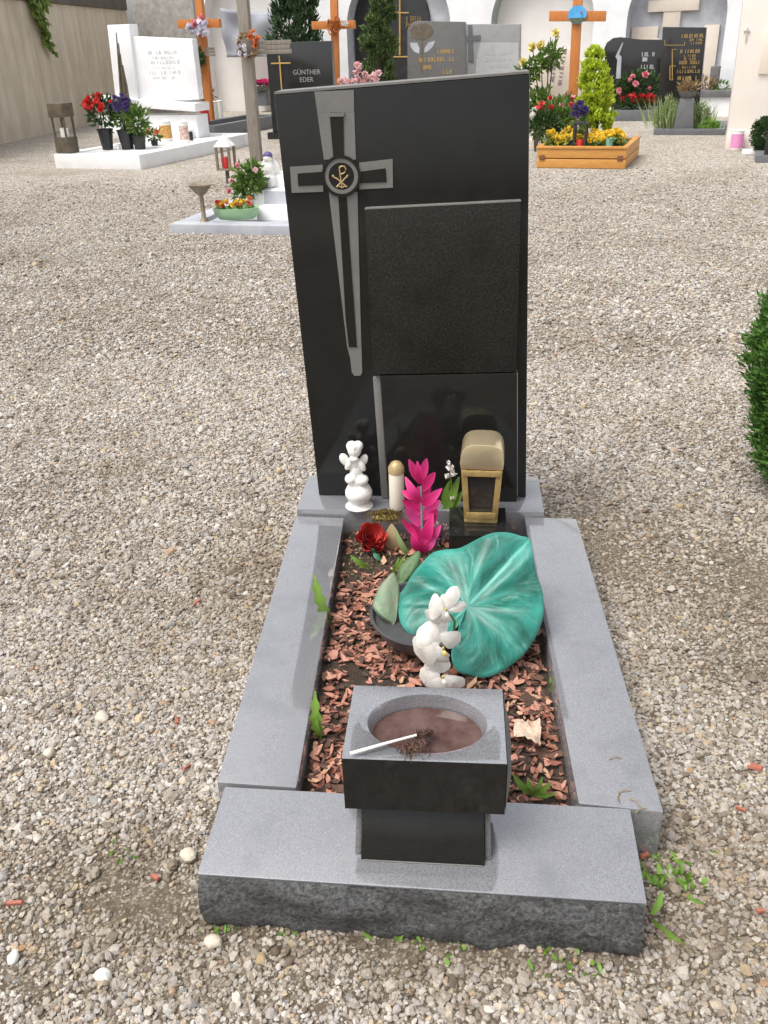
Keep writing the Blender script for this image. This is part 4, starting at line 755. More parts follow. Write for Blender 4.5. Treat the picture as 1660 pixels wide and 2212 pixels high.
# ------------------------------------------------------------------ main grave: border
HT = .13; HP = .148
gb = thing('granite_grave_border', 'grey granite border of front slab, two side kerbs and plinth round the mulch', 'grave border', (0, 0, 0))
def rough_slab(name, TL, TR, BR, BL, ht, mat_top, mat_face, parent, amp=.012):
    """slab with honed top, paled for sky sheen, and split rough front face"""
    bev = .004
    one(hexa([(BL[0]+.006, BL[1]+.012, -.03), (BR[0]-.006, BR[1]+.012, -.03), (TR[0], TR[1], -.03), (TL[0], TL[1], -.03), (BL[0], BL[1], ht), (BR[0], BR[1], ht), (TR[0], TR[1], ht), (TL[0], TL[1], ht)], bev), name, mat_top, parent)
    n, m = 60, 12; mb = MB()
    for j in range(m+1):
        for i in range(n+1):
            u, v = i/n, j/n*n/m; x = BL[0]*(1-u)+BR[0]*u; y = BL[1]*(1-u)+BR[1]*u; z = -.02+(ht+.02-.003)*v
            k = 1-abs(2*v-1)**3; d = .014*k+amp*1.6*noise.noise(Vector((x*7, z*13, 3)))*min(1, k*3)+amp*.7*noise.noise(Vector((x*22+z*18, z*38, 9)))*min(1, k*3)+amp*.35*noise.noise(Vector((x*60, z*70, 4)))*min(1, k*3)
            mb.v.append((x+(.004 if i == 0 else -.004 if i == n else 0), y-.001-max(-.001, d), z)); mb.var.append(0)
    for j in range(m):
        for i in range(n): q = j*(n+1)+i; mb.f.append((q, q+1, q+n+2, q+n+1))
    b = len(mb.v)
    mb.build('split_face', mat_face, parent, 50)
rough_slab('front_slab', (-.483, 1.345), (.352, 1.326), (.345, 1.103), (-.483, 1.122), HT, 'granite_honed_skylit', 'granite_rough', gb)
def kerb(name, A, B, C, D, ht, tilt=0):
    """A rear-outer, B rear-inner, C front-inner, D front-outer"""
    dz = tilt
    o = one(hexa([(D[0], D[1], -.03), (C[0], C[1], -.03), (B[0], B[1], -.03), (A[0], A[1], -.03), (D[0], D[1], ht), (C[0], C[1], ht-dz), (B[0], B[1], ht-dz), (A[0], A[1], ht)], .004), name, 'granite_honed_skylit', gb); return o
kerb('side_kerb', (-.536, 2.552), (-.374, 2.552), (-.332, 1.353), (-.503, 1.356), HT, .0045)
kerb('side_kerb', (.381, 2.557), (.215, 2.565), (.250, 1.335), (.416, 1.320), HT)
one(bb(-.534, .279, 2.566, 2.83, -.03, HP, .004), 'plinth', 'granite_honed_skylit', gb)
# bed
mb = MB(); n = 26
for j in range(n+1):
    for i in range(n+1): x = -.40+.68*i/n; y = 1.30+1.30*j/n; mb.v.append((x, y, .062+.016*noise.noise(Vector((x*7, y*7, 0)))+.012*noise.noise(Vector((x*23, y*23, 4))))); mb.var.append(0)
for j in range(n):
    for i in range(n): q = j*(n+1)+i; mb.f.append((q, q+1, q+n+2, q+n+1))
tag(mb.build('soil', 'soil'), 'dark soil inside the granite border', kind='structure')
def inner(x, y, m=.012):
    k = (y-1.35)/(2.55-1.35); return -.332*(1-k)-.374*k+m < x < .25*(1-k)+.215*k-m and 1.355 < y < 2.545
chips = {'bark_red': MB(), 'bark_dark': MB(), 'bark_pale': MB()}
for _ in range(6800):
    x = random.uniform(-.38, .26); y = random.uniform(1.35, 2.55)
    if not inner(x, y): continue
    dens = 1-.80*max(0, min(1, (y-2.12)/.25)); dens *= .85+1.1*noise.noise(Vector((x*7, y*7, 8)))
    if random.random() > dens: continue
    kk = random.random(); mt = 'bark_pale' if kk < .05 else 'bark_dark' if kk < .42 else 'bark_red'
    big = random.random() < .16; L = random.uniform(.011, .044)*(1.6 if big else 1); Wd = L*random.uniform(.22, .6); H = random.uniform(.0015, .004)
    z = .066+.016*noise.noise(Vector((x*7, y*7, 0)))+.012*noise.noise(Vector((x*23, y*23, 4)))+random.random()**2*.013
    m = random.randint(5, 7); rad = [random.uniform(.55, 1.1) for _ in range(m)]; bend = random.uniform(-.10, .10)
    up_ = []; dn_ = []
    for q in range(m):
        a = 2*math.pi*q/m+random.uniform(-.3, .3); px_, py_ = L/2*rad[q]*math.cos(a), Wd/2*rad[q]*math.sin(a); zb = bend*px_*px_/L*4+random.uniform(-.0008, .0008)
        up_.append((px_, py_, zb+H/2)); dn_.append((px_*.85, py_*.8, zb-H/2))
    chips[mt].add((dn_+up_, [tuple(range(m))[::-1], tuple(range(m, 2*m))]+[(q, (q+1) % m, m+(q+1) % m, m+q) for q in range(m)]), T(x, y, z, random.gauss(0, .25), random.gauss(0, .25), random.uniform(0, 6.28)))
for k, m_ in chips.items():
    tag(m_.build('bark_mulch', k, None, 0), {'bark_red': 'red brown bark mulch covering the grave bed', 'bark_dark': 'dark brown bark pieces among the mulch', 'bark_pale': 'pale woody bark pieces among the mulch'}[k], 'bark mulch', kind='stuff')

mb = MB()
for _ in range(900):
    x = random.uniform(-.37, .2); y = 2.53-abs(random.gauss(0, .17))
    if not inner(x, y): continue
    z = .066+.016*noise.noise(Vector((x*7, y*7, 0)))+.012*noise.noise(Vector((x*23, y*23, 4)))+random.random()*.006; mb.add(leaf((x, y, z), rv()+Vector((0, 0, .4)), random.uniform(.006, .02), random.uniform(.002, .006)))
tag(mb.build('plant_litter', 'litter', None, 0), 'brown and olive plant litter on the soil before the plinth', 'plant litter', kind='stuff')
# ------------------------------------------------------------------ main headstone
YS = 2.667; hs_ = thing('black_headstone', 'tall leaning black polished headstone with engraved cross, nearest the camera', 'headstone', (0, YS, 0))
def s(px, py, y=YS): p = gy(px, py, y); return (p.x, p.z)
one(prism([(-.473, HP+.002), (.226, HP+.002), (.179, 1.42), (-.519, 1.387)], 0, .145, .003), 'slab', 'granite_polished', hs_)
one(prism([(-.5186, 1.3885), (.1786, 1.4215), (.1784, 1.4275), (-.5184, 1.3945)], .002, .143), 'sawn_top', 'granite_frosted', hs_)
pl0, pl1, pl2, pl3 = (-.276, 1.083), (.168, 1.097), (.175, .597), (-.269, .589)
plate_ = one(prism([pl0, pl1, pl2, pl3], -.030, -.0005, .002), 'inscription_plate', 'granite_flamed', hs_)
one(prism([(-.2762, 1.0842), (.1682, 1.0982), (.1682, 1.1012), (-.2762, 1.0872)], -.029, -.0006), 'plate_edge_sheen', 'granite_frosted', plate_)  # pale strip painting the sky's gleam along the plate's upper edge
one(prism([(-.246, .5855), (.1752, .594), (.193, HP+.002), (-.232, HP+.002)], -.034, -.0005, .002), 'lower_plate', 'granite_polished', hs_)
one(prism([(-.272, .575), (-.2475, .582), (-.2335, HP+.002), (-.257, HP+.002)], -.020, -.0005, .004), 'frosted_strip', 'granite_frosted', hs_)
one(prism([(.1765, .594), (.1790, .594), (.196, .17), (.1935, .17)], -.033, -.0006), 'plate_line', 'granite_frosted', hs_)
def z6(x, y): return s(567.2+x*.3742, 135+y*.3742)
fr = lambda q, n='cross_band', a=-.0025: one(prism([z6(*p) for p in q], a, .001), n, 'granite_frosted', hs_)
pq = lambda q, n='cross_bar', a=-.005: one(prism([z6(*p) for p in q], a, .001), n, 'granite_polished', hs_)
fr([(301, 168), (528, 158), (530, 286), (318, 290)]); fr([(318, 291), (392, 289), (412, 560), (356, 560)]); fr([(469, 288), (531, 287), (540, 560), (472, 560)])
fr([(385, 292), (474, 288), (472, 310), (390, 312)], 'bright_ledge', -.009)
fr([(384, 745), (438, 760), (462, 1150), (481, 1480), (500, 1640), (506, 1700), (490, 1640)]); fr([(487, 760), (549, 745), (568, 1500), (572, 1640), (545, 1640), (520, 1300), (500, 1000)])
fr([(499, 1642), (573, 1642), (577, 1790), (566, 1806), (532, 1808), (517, 1788)])
fr([(160, 602), (350, 590), (350, 630), (204, 640), (208, 713), (352, 706), (352, 746), (170, 752)]); fr([(560, 578), (752, 556), (754, 722), (560, 732), (560, 697), (718, 690), (712, 610), (560, 630)])
pq([(391, 313), (469, 311), (472, 560), (412, 562)]); pq([(206, 642), (350, 633), (350, 704), (210, 711)]); pq([(560, 632), (711, 613), (716, 688), (560, 695)]); pq([(440, 765), (486, 765), (508, 1100), (530, 1400), (546, 1640), (500, 1640), (482, 1480), (463, 1150)])
cc = z6(458, 655); sc_ = abs(z6(558, 655)[0]-cc[0])/100
def ring(r0, r1, y0, y1, n, mat, seg=48):
    v = []; f = []
    for k in range(seg):
        a = 2*math.pi*k/seg
        for r, y in ((r0, y1), (r0, y0), (r1, y0), (r1, y1)): v.append((cc[0]+r*math.cos(a), y, cc[1]+r*math.sin(a)))
    for k in range(seg):
        a, b = k*4, ((k+1) % seg)*4
        for q in range(3): f.append((a+q, a+q+1, b+q+1, b+q))
    return one((v, [t_[::-1] for t_ in f]), n, mat, hs_)
ring(97*sc_, 113*sc_, -.010, .001, 'dark_ring', 'granite_polished'); ring(74*sc_, 96*sc_, -.007, .001, 'frosted_ring', 'granite_frosted')
one(prism([(cc[0]+73*sc_*math.cos(a), cc[1]+73*sc_*math.sin(a)) for a in np.linspace(0, 2*math.pi, 41)[:-1]], -.006, .001), 'emblem_disc', 'granite_polished', hs_); disc_ = bpy.context.scene.objects['emblem_disc']
def px_tube(q, r=.0022): return tube([Vector((z6(*p)[0], -.0075, z6(*p)[1])) for p in q], r, 6)
mb = MB(); mb.add(px_tube([(446, 604), (450, 640), (456, 680), (462, 716)])); mb.add(px_tube([(446, 604), (458, 597), (475, 598), (484, 612), (480, 630), (466, 640), (454, 641)])); mb.add(px_tube([(408, 656), (432, 668), (458, 690), (478, 706), (490, 716)])); mb.add(px_tube([(494, 652), (478, 668), (458, 690), (440, 706), (430, 716)])); mb.add(px_tube([(430, 716), (448, 712), (462, 722), (476, 712), (490, 716)], .0018)); mb.add(px_tube([(404, 650), (414, 655)], .003)); mb.add(px_tube([(488, 660), (496, 648)], .003))
mb.build('chi_rho_emblem', 'gold', disc_)

# ------------------------------------------------------------------ holy water basin
ba = thing('holy_water_basin', 'square granite holy water basin on a dark pedestal at the grave front', 'basin', (-.06, 1.29, HT))
ZT = .36; bx0, bx1, by0, by1 = -.205, .092, 1.197, 1.404
fz = gy(742, 1746, 1.197).z
def L_(x, y, z): return (x+.06, y-1.29, z-HT)
# block with an oval bowl sunk in its top
c = (gz(792, 1562, ZT)+gz(1055, 1570, ZT))/2; ra = (gz(1055, 1570, ZT).x-gz(792, 1562, ZT).x)/2; rb_ = (gz(925, 1500, ZT).y-gz(925, 1627, ZT).y)/2; cxb, cyb = c.x, (gz(925, 1500, ZT).y+gz(925, 1627, ZT).y)/2
seg = 64; mb = MB(); rows = []; cor = .004
def rectpt(a):
    dx, dy = math.cos(a)*ra, math.sin(a)*rb_; k = min(((bx1-cxb) if dx > 0 else (cxb-bx0))/max(1e-6, abs(dx)), ((by1-cyb) if dy > 0 else (cyb-by0))/max(1e-6, abs(dy))); return (cxb+dx*k, cyb+dy*k)
angs = sorted([2*math.pi*k/seg for k in range(seg)]+[math.atan2((y-cyb)/rb_, (x-cxb)/ra) % (2*math.pi) for x in (bx0, bx1) for y in (by0, by1)]); seg = len(angs)
def addrow(fn): rows.append([len(mb.v)+i for i in range(seg)]); [mb.v.append(L_(*fn(a))) or mb.var.append(0) for a in angs]
addrow(lambda a: (*rectpt(a), ZT)); 
for k, dz in ((1.0, 0), (.985, -.002), (.955, -.010), (.915, -.024), (.88, -.040), (.80, -.055), (.5, -.066), (.1, -.068)): addrow(lambda a: (cxb+ra*k*math.cos(a), cyb+rb_*k*math.sin(a)+(.004 if k < 1 else 0)*(1-k)*8, ZT+dz))
for r0, r1 in zip(rows[:-1], rows[1:]):
    for i in range(seg): j = (i+1) % seg; mb.f.append((r0[i], r0[j], r1[j], r1[i]))
mb.f.append(tuple(rows[-1])); mb.build('bowl_top', 'granite_honed_skylit', ba, 50)
zl = ZT
sides = MB().add(([L_(*p) for p in ((bx0, by0, fz), (bx1, by0, fz), (bx1, by1, fz), (bx0, by1, fz), (bx0, by0, zl), (bx1, by0, zl), (bx1, by1, zl), (bx0, by1, zl))], [(3, 2, 1, 0), (0, 1, 5, 4), (1, 2, 6, 5), (2, 3, 7, 6), (3, 0, 4, 7)]))
sides.build('block_sides', 'granite_polished', ba)
# sawn right flank, bulging a little
mb = MB(); n = 10
for j in range(n+1):
    for i in range(n+1): u, v = i/n, j/n; k = (1-abs(2*u-1)**3)*(1-abs(2*v-1)**3); mb.v.append(L_(bx1+.0015+.012*k+.004*k*noise.noise(Vector((u*6, v*6, 0))), by0+.002+(by1-by0-.004)*u, fz+.002+(zl-fz-.006)*v)); mb.var.append(0)
for j in range(n):
    for i in range(n): q = j*(n+1)+i; mb.f.append((q, q+1, q+n+2, q+n+1))
mb.build('sawn_flank', 'granite_sawn', ba, 60)
p0, p1 = gz(780, 1858, HT), gz(1048, 1872, HT)
one(hexa([L_(p0.x, p0.y, HT+.001), L_(p1.x, p1.y, HT+.001), L_(p1.x, 1.36, HT+.001), L_(p0.x, 1.36, HT+.001), L_(p0.x+.004, 1.222, fz-.001), L_(p1.x-.004, 1.222, fz-.001), L_(p1.x-.004, 1.36, fz-.001), L_(p0.x+.004, 1.36, fz-.001)], .002), 'pedestal', 'granite_polished', ba)
for sx, xx in ((-1, p0.x), (1, p1.x)): one(hexa([L_(xx+sx*.0005+min(0, sx*.012), p0.y+.012, HT+.001), L_(xx+sx*.0005+max(0, sx*.012), p0.y+.012, HT+.001), L_(xx+sx*.0005+max(0, sx*.012), 1.35, HT+.001), L_(xx+sx*.0005+min(0, sx*.012), 1.35, HT+.001), L_(xx+sx*-.003+min(0, sx*.012), 1.232, fz-.001), L_(xx+sx*-.003+max(0, sx*.012), 1.232, fz-.001), L_(xx+sx*-.003+max(0, sx*.012), 1.35, fz-.001), L_(xx+sx*-.003+min(0, sx*.012), 1.35, fz-.001)], .003), 'sawn_side', 'granite_sawn', ba)
mb = MB(); mb.add(tube([L_(p0.x+.005, p0.y-.001, HT+.002), L_(p1.x-.005, p1.y-.001, HT+.002)], 0.0014, 6)); mb.build('mortar_joint', 'granite_frosted', ba)
wz = ZT-.030; one(prism([((ra*.905)*math.cos(a), (rb_*.905)*math.sin(a)) for a in np.linspace(0, 2*math.pi, 49)[:-1]], 0, .002), 'water', 'water_brown', ba, loc=L_(cxb, cyb, wz), rot=(R(90), 0, 0))
# sprinkler: white handle with a dark brush
h0 = gz(757, 1628, ZT+.012); h1 = gz(900, 1588, ZT+.008); hd = gz(925, 1583, ZT-.008)
sp = thing('holy_water_sprinkler', 'white handled holy water brush lying across the basin', 'sprinkler', h0)
one(tube([Vector((0, 0, 0)), (h1-h0)*.5+Vector((0, 0, .001)), h1-h0], [.0036, .0027, .0024], 10), 'handle', 'porcelain', sp)
mb = MB(); ax = (hd-h1).normalized()
for i in range(300):
    k = random.random(); p = (h1-h0)+ax*(.002+.045*k); d = rv(); d -= ax*d.dot(ax); d = d.normalized()+ax*random.uniform(-.1, .5); d.z = d.z*.8; mb.add(leaf(p, d, .016*(1-.35*k)*random.uniform(.6, 1.0), .0032))
for i in range(160): p = (h1-h0)+Vector((random.gauss(-.004, .012), random.gauss(-.022, .009), -.004)); mb.add(leaf(p, Vector((random.gauss(0, .4), -1, random.gauss(0, .4))), .016, .003))
mb.build('brush_head', 'bark_dark', sp, 0)

# ------------------------------------------------------------------ things in the bed
# white orchid behind the basin
P = gz(952, 1497, .075); AF = Frame(P, R(0)); an = thing('white_orchid', 'drooping stem of white orchid blooms hanging before the teal leaf, behind the basin', 'flower', P)
def m_(n): return n*((P-Vector((0, 0, CH))).length/1912)   # photo size -> metres
def ao(zx, zy, dy=0): q = AF.L(864.3+zx*.1172, 1242.5+zy*.1172, dy); q.z -= P.z; return q
def bpetal(a, b, wdt, cup=.25, n=8, m=6, ruffle=.06, seed=0):
    """broad rounded petal, cupped, its rim a little ruffled"""
    a, b = Vector(a), Vector(b); d = b-a; L = d.length; sd_ = d.cross(Vector((0, -1, .35))).normalized(); nn = d.cross(sd_).normalized()
    if nn.y > 0: nn = -nn
    v = []; f = []
    for i in range(n+1):
        u = i/n; w_ = wdt*(.16+.84*math.sin(math.pi*min(1, u*.62+.0))**.8)*math.sqrt(max(0, 1-(max(0, u-.42)/.58)**2.6)) if u < 1 else wdt*.12
        for k in range(m+1):
            t_ = k/m*2-1; v.append(tuple(a+d*u+sd_*w_*t_+nn*(cup*L*(math.sin(math.pi*u)*.45-.5*u*u-.35*t_*t_*w_/wdt)+ruffle*L*.5*noise.noise(Vector((u*4, t_*2.2, seed))))))
    for i in range(n):
        for k in range(m): q = i*(m+1)+k; f.append((q, q+1, q+m+2, q+m+1))
    return v, f
stem_ = [ao(1000, 2150, .0), ao(760, 1960, .03), ao(640, 1640, .035), ao(620, 1250, .04), ao(760, 880, .045), ao(900, 700, .055), ao(1010, 850, .085), ao(1000, 1000, .10)]
one(tube(stem_, [.002, .0022, .0024, .0025, .0026, .0028, .003, .003], 7), 'stem', 'foliage_green', an)
for k, (x0, y0, x1, y1, w_, dy, cup) in enumerate((
    (830, 640, 1050, 225, 120, -.004, .2), (800, 560, 860, 350, 90, .012, .2), (800, 620, 520, 560, 230, -.012, .35), (760, 660, 500, 850, 170, -.010, .3), (860, 640, 1230, 545, 90, -.004, .25), (800, 660, 860, 930, 110, -.014, .3),
    (760, 1180, 640, 800, 190, .002, .25), (740, 1260, 330, 1020, 260, -.010, .35), (720, 1300, 240, 1460, 290, -.016, .35), (740, 1100, 1130, 1260, 175, -.006, .3), (760, 1330, 620, 1640, 230, -.020, .35), (790, 1380, 850, 1570, 90, -.022, .3),
    (740, 1820, 480, 1600, 170, -.004, .3), (770, 1800, 820, 1560, 130, .0, .3), (740, 1860, 340, 1900, 190, -.010, .35), (790, 1860, 1215, 2075, 140, -.010, .3), (760, 1900, 600, 2200, 220, -.016, .3), (820, 1900, 960, 2180, 150, -.018, .3))):
    MB().add(bpetal(ao(x0, y0, dy-.006), ao(x1, y1, dy+.004), m_(w_*.1172)*1.1, cup, seed=k*3.1)).build('petal', 'orchid_white', an, 80)
for (x, y, dy) in ((840, 640, -.014), (800, 1350, -.026), (790, 1880, -.022)):
    q = ao(x, y, dy); lp = MB().add(ell(tuple(q), (.0035, .0045, .007), (R(20), 0, 0), 8, 6)).build('column', 'orchid_yellow', an); MB().add(bpetal(q+Vector((0, -.002, -.003)), q+Vector((.006, -.012, -.014)), .006, .4)).build('lip', 'orchid_yellow' if y == 1350 else 'orchid_white', an, 80)
# pot and leaves
ph = .085; e0, e1 = gz(805, 1285, .075+ph), gz(915, 1393, .075+ph); pr = ((e1.x-e0.x)+(e0.y-e1.y))/2*.80; P = Vector((e1.x, e1.y+pr, .075))
po = thing('grey_flower_bowl', 'dark grey plastic bowl standing in the mulch below teal leaf', 'bowl', P); PF = Frame(P, 0)
one(lathe([(pr*.58, 0), (pr*.80, ph*.35), (pr*.94, ph*.75), (pr*1.0, ph*.97), (pr*1.01, ph), (pr*.95, ph*1.0), (pr*.90, ph*.8)], 40, 1, 1.05), 'bowl', 'pot_grey', po); one(lathe([(pr*.88, ph*.78), (.001, ph*.82)], 30, 1, 1.05, False), 'soil_fill', 'soil', po)
def broad_leaf(name, label, outline, attach, depth_fn, mat, cat='leaf', nrad=14, veins=9, thick=.0025, rib=None, fold=.010, nseg=96):
    """outline: photo points ordered round the leaf; depth_fn(px,py)->point in space"""
    pts = [Vector((x-attach[0], y-attach[1])) for x, y in outline]; n = len(pts); A = depth_fn(*attach)
    t = thing(name, label, cat, A); 
    # resample the outline
    per = []; 
    for i in range(n):
        p0, p1, p2, p3 = pts[i-1], pts[i], pts[(i+1) % n], pts[(i+2) % n]
        for k in range(6):
            u = k/6; per.append(.5*((2*p1)+(-p0+p2)*u+(2*p0-5*p1+4*p2-p3)*u*u+(-p0+3*p1-3*p2+p3)*u**3))
    m = len(per); mb = MB(); mb.v.append((0, 0, 0)); mb.var.append(0); polar = [(0, 0, 0)]
    ra_ = math.atan2(rib[1], rib[0]) if rib else 0
    for j in range(1, nrad+1):
        r = j/nrad
        for i, p in enumerate(per):
            an = math.atan2(p.y, p.x); q = depth_fn(attach[0]+p.x*r, attach[1]+p.y*r, )-A
            nn = (Vector((0, 0, CH))-A).normalized()
            da = (an-ra_+math.pi) % (2*math.pi)-math.pi; ph_ = an*veins; wob = .3*math.sin(an*3+1)
            h = fold*(.6*math.sin(ph_+wob*2)+.25*math.sin(ph_*2.3+1))*math.sin(math.pi*.5*min(1, r*1.15))**1.2*min(1, r*2.2)
            h -= fold*.55*math.exp(-(da*r*11)**2)*min(1, r*3); h -= .02*r**3*(1+.6*math.sin(an*2+.5))
            mb.v.append(tuple(q+nn*h)); mb.var.append((.55 if abs(da)*r < .016 else 0)*(1 if r > .05 else 0) + (.35 if r > .985 else 0)); polar.append((da*(1-.30*r)+.10*noise.noise(Vector((p.x*.02*r, p.y*.02*r, 3))), r, 0))
    for i in range(m): mb.f.append((0, 1+(i+1) % m, 1+i))
    for j in range(nrad-1):
        for i in range(m): a, b = 1+j*m+i, 1+j*m+(i+1) % m; mb.f.append((a, b, b+m, a+m))
    o = mb.build('leaf_blade', mat, t, 75); at_ = o.data.attributes.new('polar', 'FLOAT_VECTOR', 'POINT'); at_.data.foreach_set('vector', [c for p in polar for c in p])
    sm = o.modifiers.new('s', 'SOLIDIFY'); sm.thickness = thick; sm.offset = -1; return t
v8 = lambda x, y: (621+x*.423, 1080+y*.423)
out = [v8(*p) for p in ((560, 560), (566, 490), (600, 440), (640, 375), (690, 310), (740, 265), (800, 250), (880, 242), (960, 205), (1040, 172), (1120, 166), (1190, 182), (1240, 200), (1258, 290), (1280, 380), (1308, 460), (1312, 540), (1298, 640), (1250, 740), (1170, 830), (1080, 893), (1000, 912), (930, 897), (866, 872), (838, 800), (850, 720), (880, 640), (862, 655), (800, 690), (720, 720), (640, 700), (580, 640))]
lp0 = gz(1045, 1466, .10); ang = R(38); nrm = Vector((0, -math.sin(ang), math.cos(ang))); nrm = Matrix.Rotation(R(-8), 3, 'Z') @ nrm
def dfn(x, y): d = ray(x, y); o = Vector((0, 0, CH)); return o+d*((lp0-o).dot(nrm)/d.dot(nrm))
tl = broad_leaf('teal_leaf', 'huge teal artificial heart shaped leaf leaning over the grave bed', out, v8(922, 545), dfn, 'teal_leaf', rib=(175, -190), fold=.027, veins=4)
one(tube([(0, .004, -.004), (-.03, .05, -.09), (-.075, .07, -.16)], [.006, .005, .005], 8), 'stalk', 'plastic_green', tl)
lp1 = gz(830, 1350, .15); nrm1 = Vector((.45, -.75, .5)).normalized()
def dfn1(x, y): d = ray(x, y); o = Vector((0, 0, CH)); return o+d*((lp1-o).dot(nrm1)/d.dot(nrm1))
M('leaf_sage', (.16, .24, .15), (.20, .20, .13), 18, .5, .2, 60, dirt=(.12, .15, .05), dscale=14)
broad_leaf('sage_leaf', 'upright dusty sage green leaf at the left of grey bowl', [(783+x*.2604, 1123.6+y*.2604) for x, y in ((86, 720), (95, 660), (130, 570), (190, 490), (255, 432), (285, 470), (308, 560), (305, 660), (290, 780), (276, 885), (200, 850), (130, 790))], (853, 1345), dfn1, 'leaf_sage', fold=.005, rib=(0, -110), veins=4)
M('leaf_dull', (.06, .14, .05), (.10, .15, .06), 18, .5, .2, 60)
lp2 = gz(880, 1260, .12); nrm2 = Vector((-.2, -.8, .55)).normalized()
def dfn2(x, y): d = ray(x, y); o = Vector((0, 0, CH)); return o+d*((lp2-o).dot(nrm2)/d.dot(nrm2))
broad_leaf('narrow_green_leaf', 'narrow dull green leaf bending behind the teal leaf', [(862, 1270), (858, 1245), (864, 1222), (884, 1204), (906, 1190), (908, 1212), (900, 1236), (888, 1252), (874, 1266)], (868, 1258), dfn2, 'leaf_dull', fold=.003, rib=(30, -55), veins=3, nrad=6)
# lantern on black block
b0, b1 = gz(970, 1156, .165), gz(1097, 1152, .165); t = thing('granite_block', 'small black granite block carrying the brass lantern', 'block', ((b0.x+b1.x)/2, (b0.y+2.56)/2, 0)); hw = (b1.x-b0.x)/2; one(bb(-hw, hw, -(2.562-b0.y)/2, (2.562-b0.y)/2, .0, .165, .003), 'block', 'granite_polished', t); one(bb(-hw-.004, hw+.004, -(2.562-b0.y)/2-.004, -.01, .0, .03), 'foot', 'granite_sawn', t)
P = gz(1040, 1127, .1655)+Vector((0, .035, 0)); Fl = Frame(P, R(-3)); w0 = (Fl.l(1074, 1126)[0]-Fl.l(1006, 1126)[0])/2; w1 = (Fl.l(1088, 1002)[0]-Fl.l(1000, 1002)[0])/2; hL = Fl.l(1043, 999)[1]-P.z; hT = Fl.l(1043, 944)[1]-P.z
t = thing('brass_lantern', 'brass grave lantern with arched roof and dark glass by headstone', 'lantern', P, R(-3))
one(bb(-w0*1.04, w0*1.04, -w0*.9, w0*.9, 0, .016, .004), 'base', 'brass', t)
for sx in (-1, 1):
    for sy in (-1, 1):
        q = w0*.86; q1 = w1*.86; e = .009; one(hexa([(sx*q-e, sy*q*.86-e, .0165), (sx*q+e, sy*q*.86-e, .0165), (sx*q+e, sy*q*.86+e, .0165), (sx*q-e, sy*q*.86+e, .0165), (sx*q1-e, sy*q1*.86-e, hL), (sx*q1+e, sy*q1*.86-e, hL), (sx*q1+e, sy*q1*.86+e, hL), (sx*q1-e, sy*q1*.86+e, hL)], .002), 'frame_bar', 'brass', t)
one(hexa([(-w0*.8, -w0*.70, .017), (w0*.8, -w0*.70, .017), (w0*.8, w0*.70, .017), (-w0*.8, w0*.70, .017), (-w1*.8, -w1*.70, hL-.012), (w1*.8, -w1*.70, hL-.012), (w1*.8, w1*.70, hL-.012), (-w1*.8, w1*.70, hL-.012)]), 'glass_pane', 'glass_dark', t)
for z_, w_ in ((.017, w0), (hL-.022, w1)): one(bb(-w_*.92, w_*.92, -w_*.86*.86-.012, -w_*.86*.86-.002, z_, z_+.02, .002), 'rail', 'brass', t)
n = 12; poly = [(-w1*1.02, hL+.001), (w1*1.02, hL+.001)]+[(w1*1.06*math.copysign(abs(math.cos(a))**.6, math.cos(a)), hL+.006+(hT-hL)*.92*math.sin(a)**.55) for a in np.linspace(.06, math.pi-.06, n)]; one(prism(poly, -w1*.92, w1*.98, .004), 'roof', 'brass_foil', t)
# cherub on ball
P = gz(775, 1101, HP)+Vector((0, .025, 0)); Fc = Frame(P, 0); t = thing('white_cherub', 'white porcelain cherub kneeling on a round ball base at left', 'figurine', P); U2 = (P-Vector((0, 0, CH))).length/1912
def cl(px, py, dy=0): q = Fc.L(px, py, dy); q.z -= P.z; return q
one(lathe([(29*U2, 0), (30*U2, .004), (24*U2, .010), (17*U2, .016), (16*U2, .02), (24*U2, .028), (29*U2, .045), (29*U2, .058), (24*U2, .074), (14*U2, .084)], 26), 'ball_base', 'porcelain', t)
E2 = lambda px, py, dy, rx, ry, rz_, rot=(0, 0, 0): (tuple(cl(px, py, dy)), (rx*U2, ry*U2, rz_*U2), rot)
sculpt([E2(770, 1040, 0, 19, 17, 15), E2(758, 1034, -.01, 13, 16, 11), E2(784, 1036, -.01, 13, 16, 11), E2(770, 1018, 0, 14, 12, 20), E2(768, 1000, 0, 14, 11, 12), E2(754, 1004, -.01, 7, 7, 14, (0, R(30), 0)), E2(782, 1006, -.01, 7, 7, 14, (0, R(-25), 0)), E2(764, 992, -.018, 11, 7, 6), E2(745, 993, .01, 11, 5, 16, (0, R(-25), 0)), E2(786, 994, .01, 9, 5, 15, (0, R(22), 0)), E2(766, 972, -.004, 15, 15, 17), E2(766, 968, -.022, 3, 4, 4), E2(760, 964, .004, 12, 13, 12), E2(774, 963, .004, 11, 13, 11)], 'body', 'porcelain', t, .0028, 2)
candle('cream_candle', 'cream grave candle with gold lid behind the magenta flower', gz(858, 1101, HP)+Vector((0, .01, 0)), 0.025, .172, 'wax_cream', 'gold', lh=.26)
# moss on plinth edge
P = gz(832, 1118, HP); t = thing('moss_clump', 'brown green moss cushion hanging over the plinth edge', 'moss', P+Vector((0, .012, 0))); mb = MB()
for _ in range(900): x = random.gauss(0, .026); y = random.uniform(-.03, .018); z = .003+.012*math.exp(-(x/.035)**2)*random.random()-(.02*random.random() if y < -.012 else 0); mb.add(leaf((x, y, z), Vector((0, -.4, 1))+rv(.7), .008, .005))
mb.build('cushion', 'moss', t, 0); one(ell((0, -.008, -.001), (.045, .022, .010)), 'mat', 'moss', t)
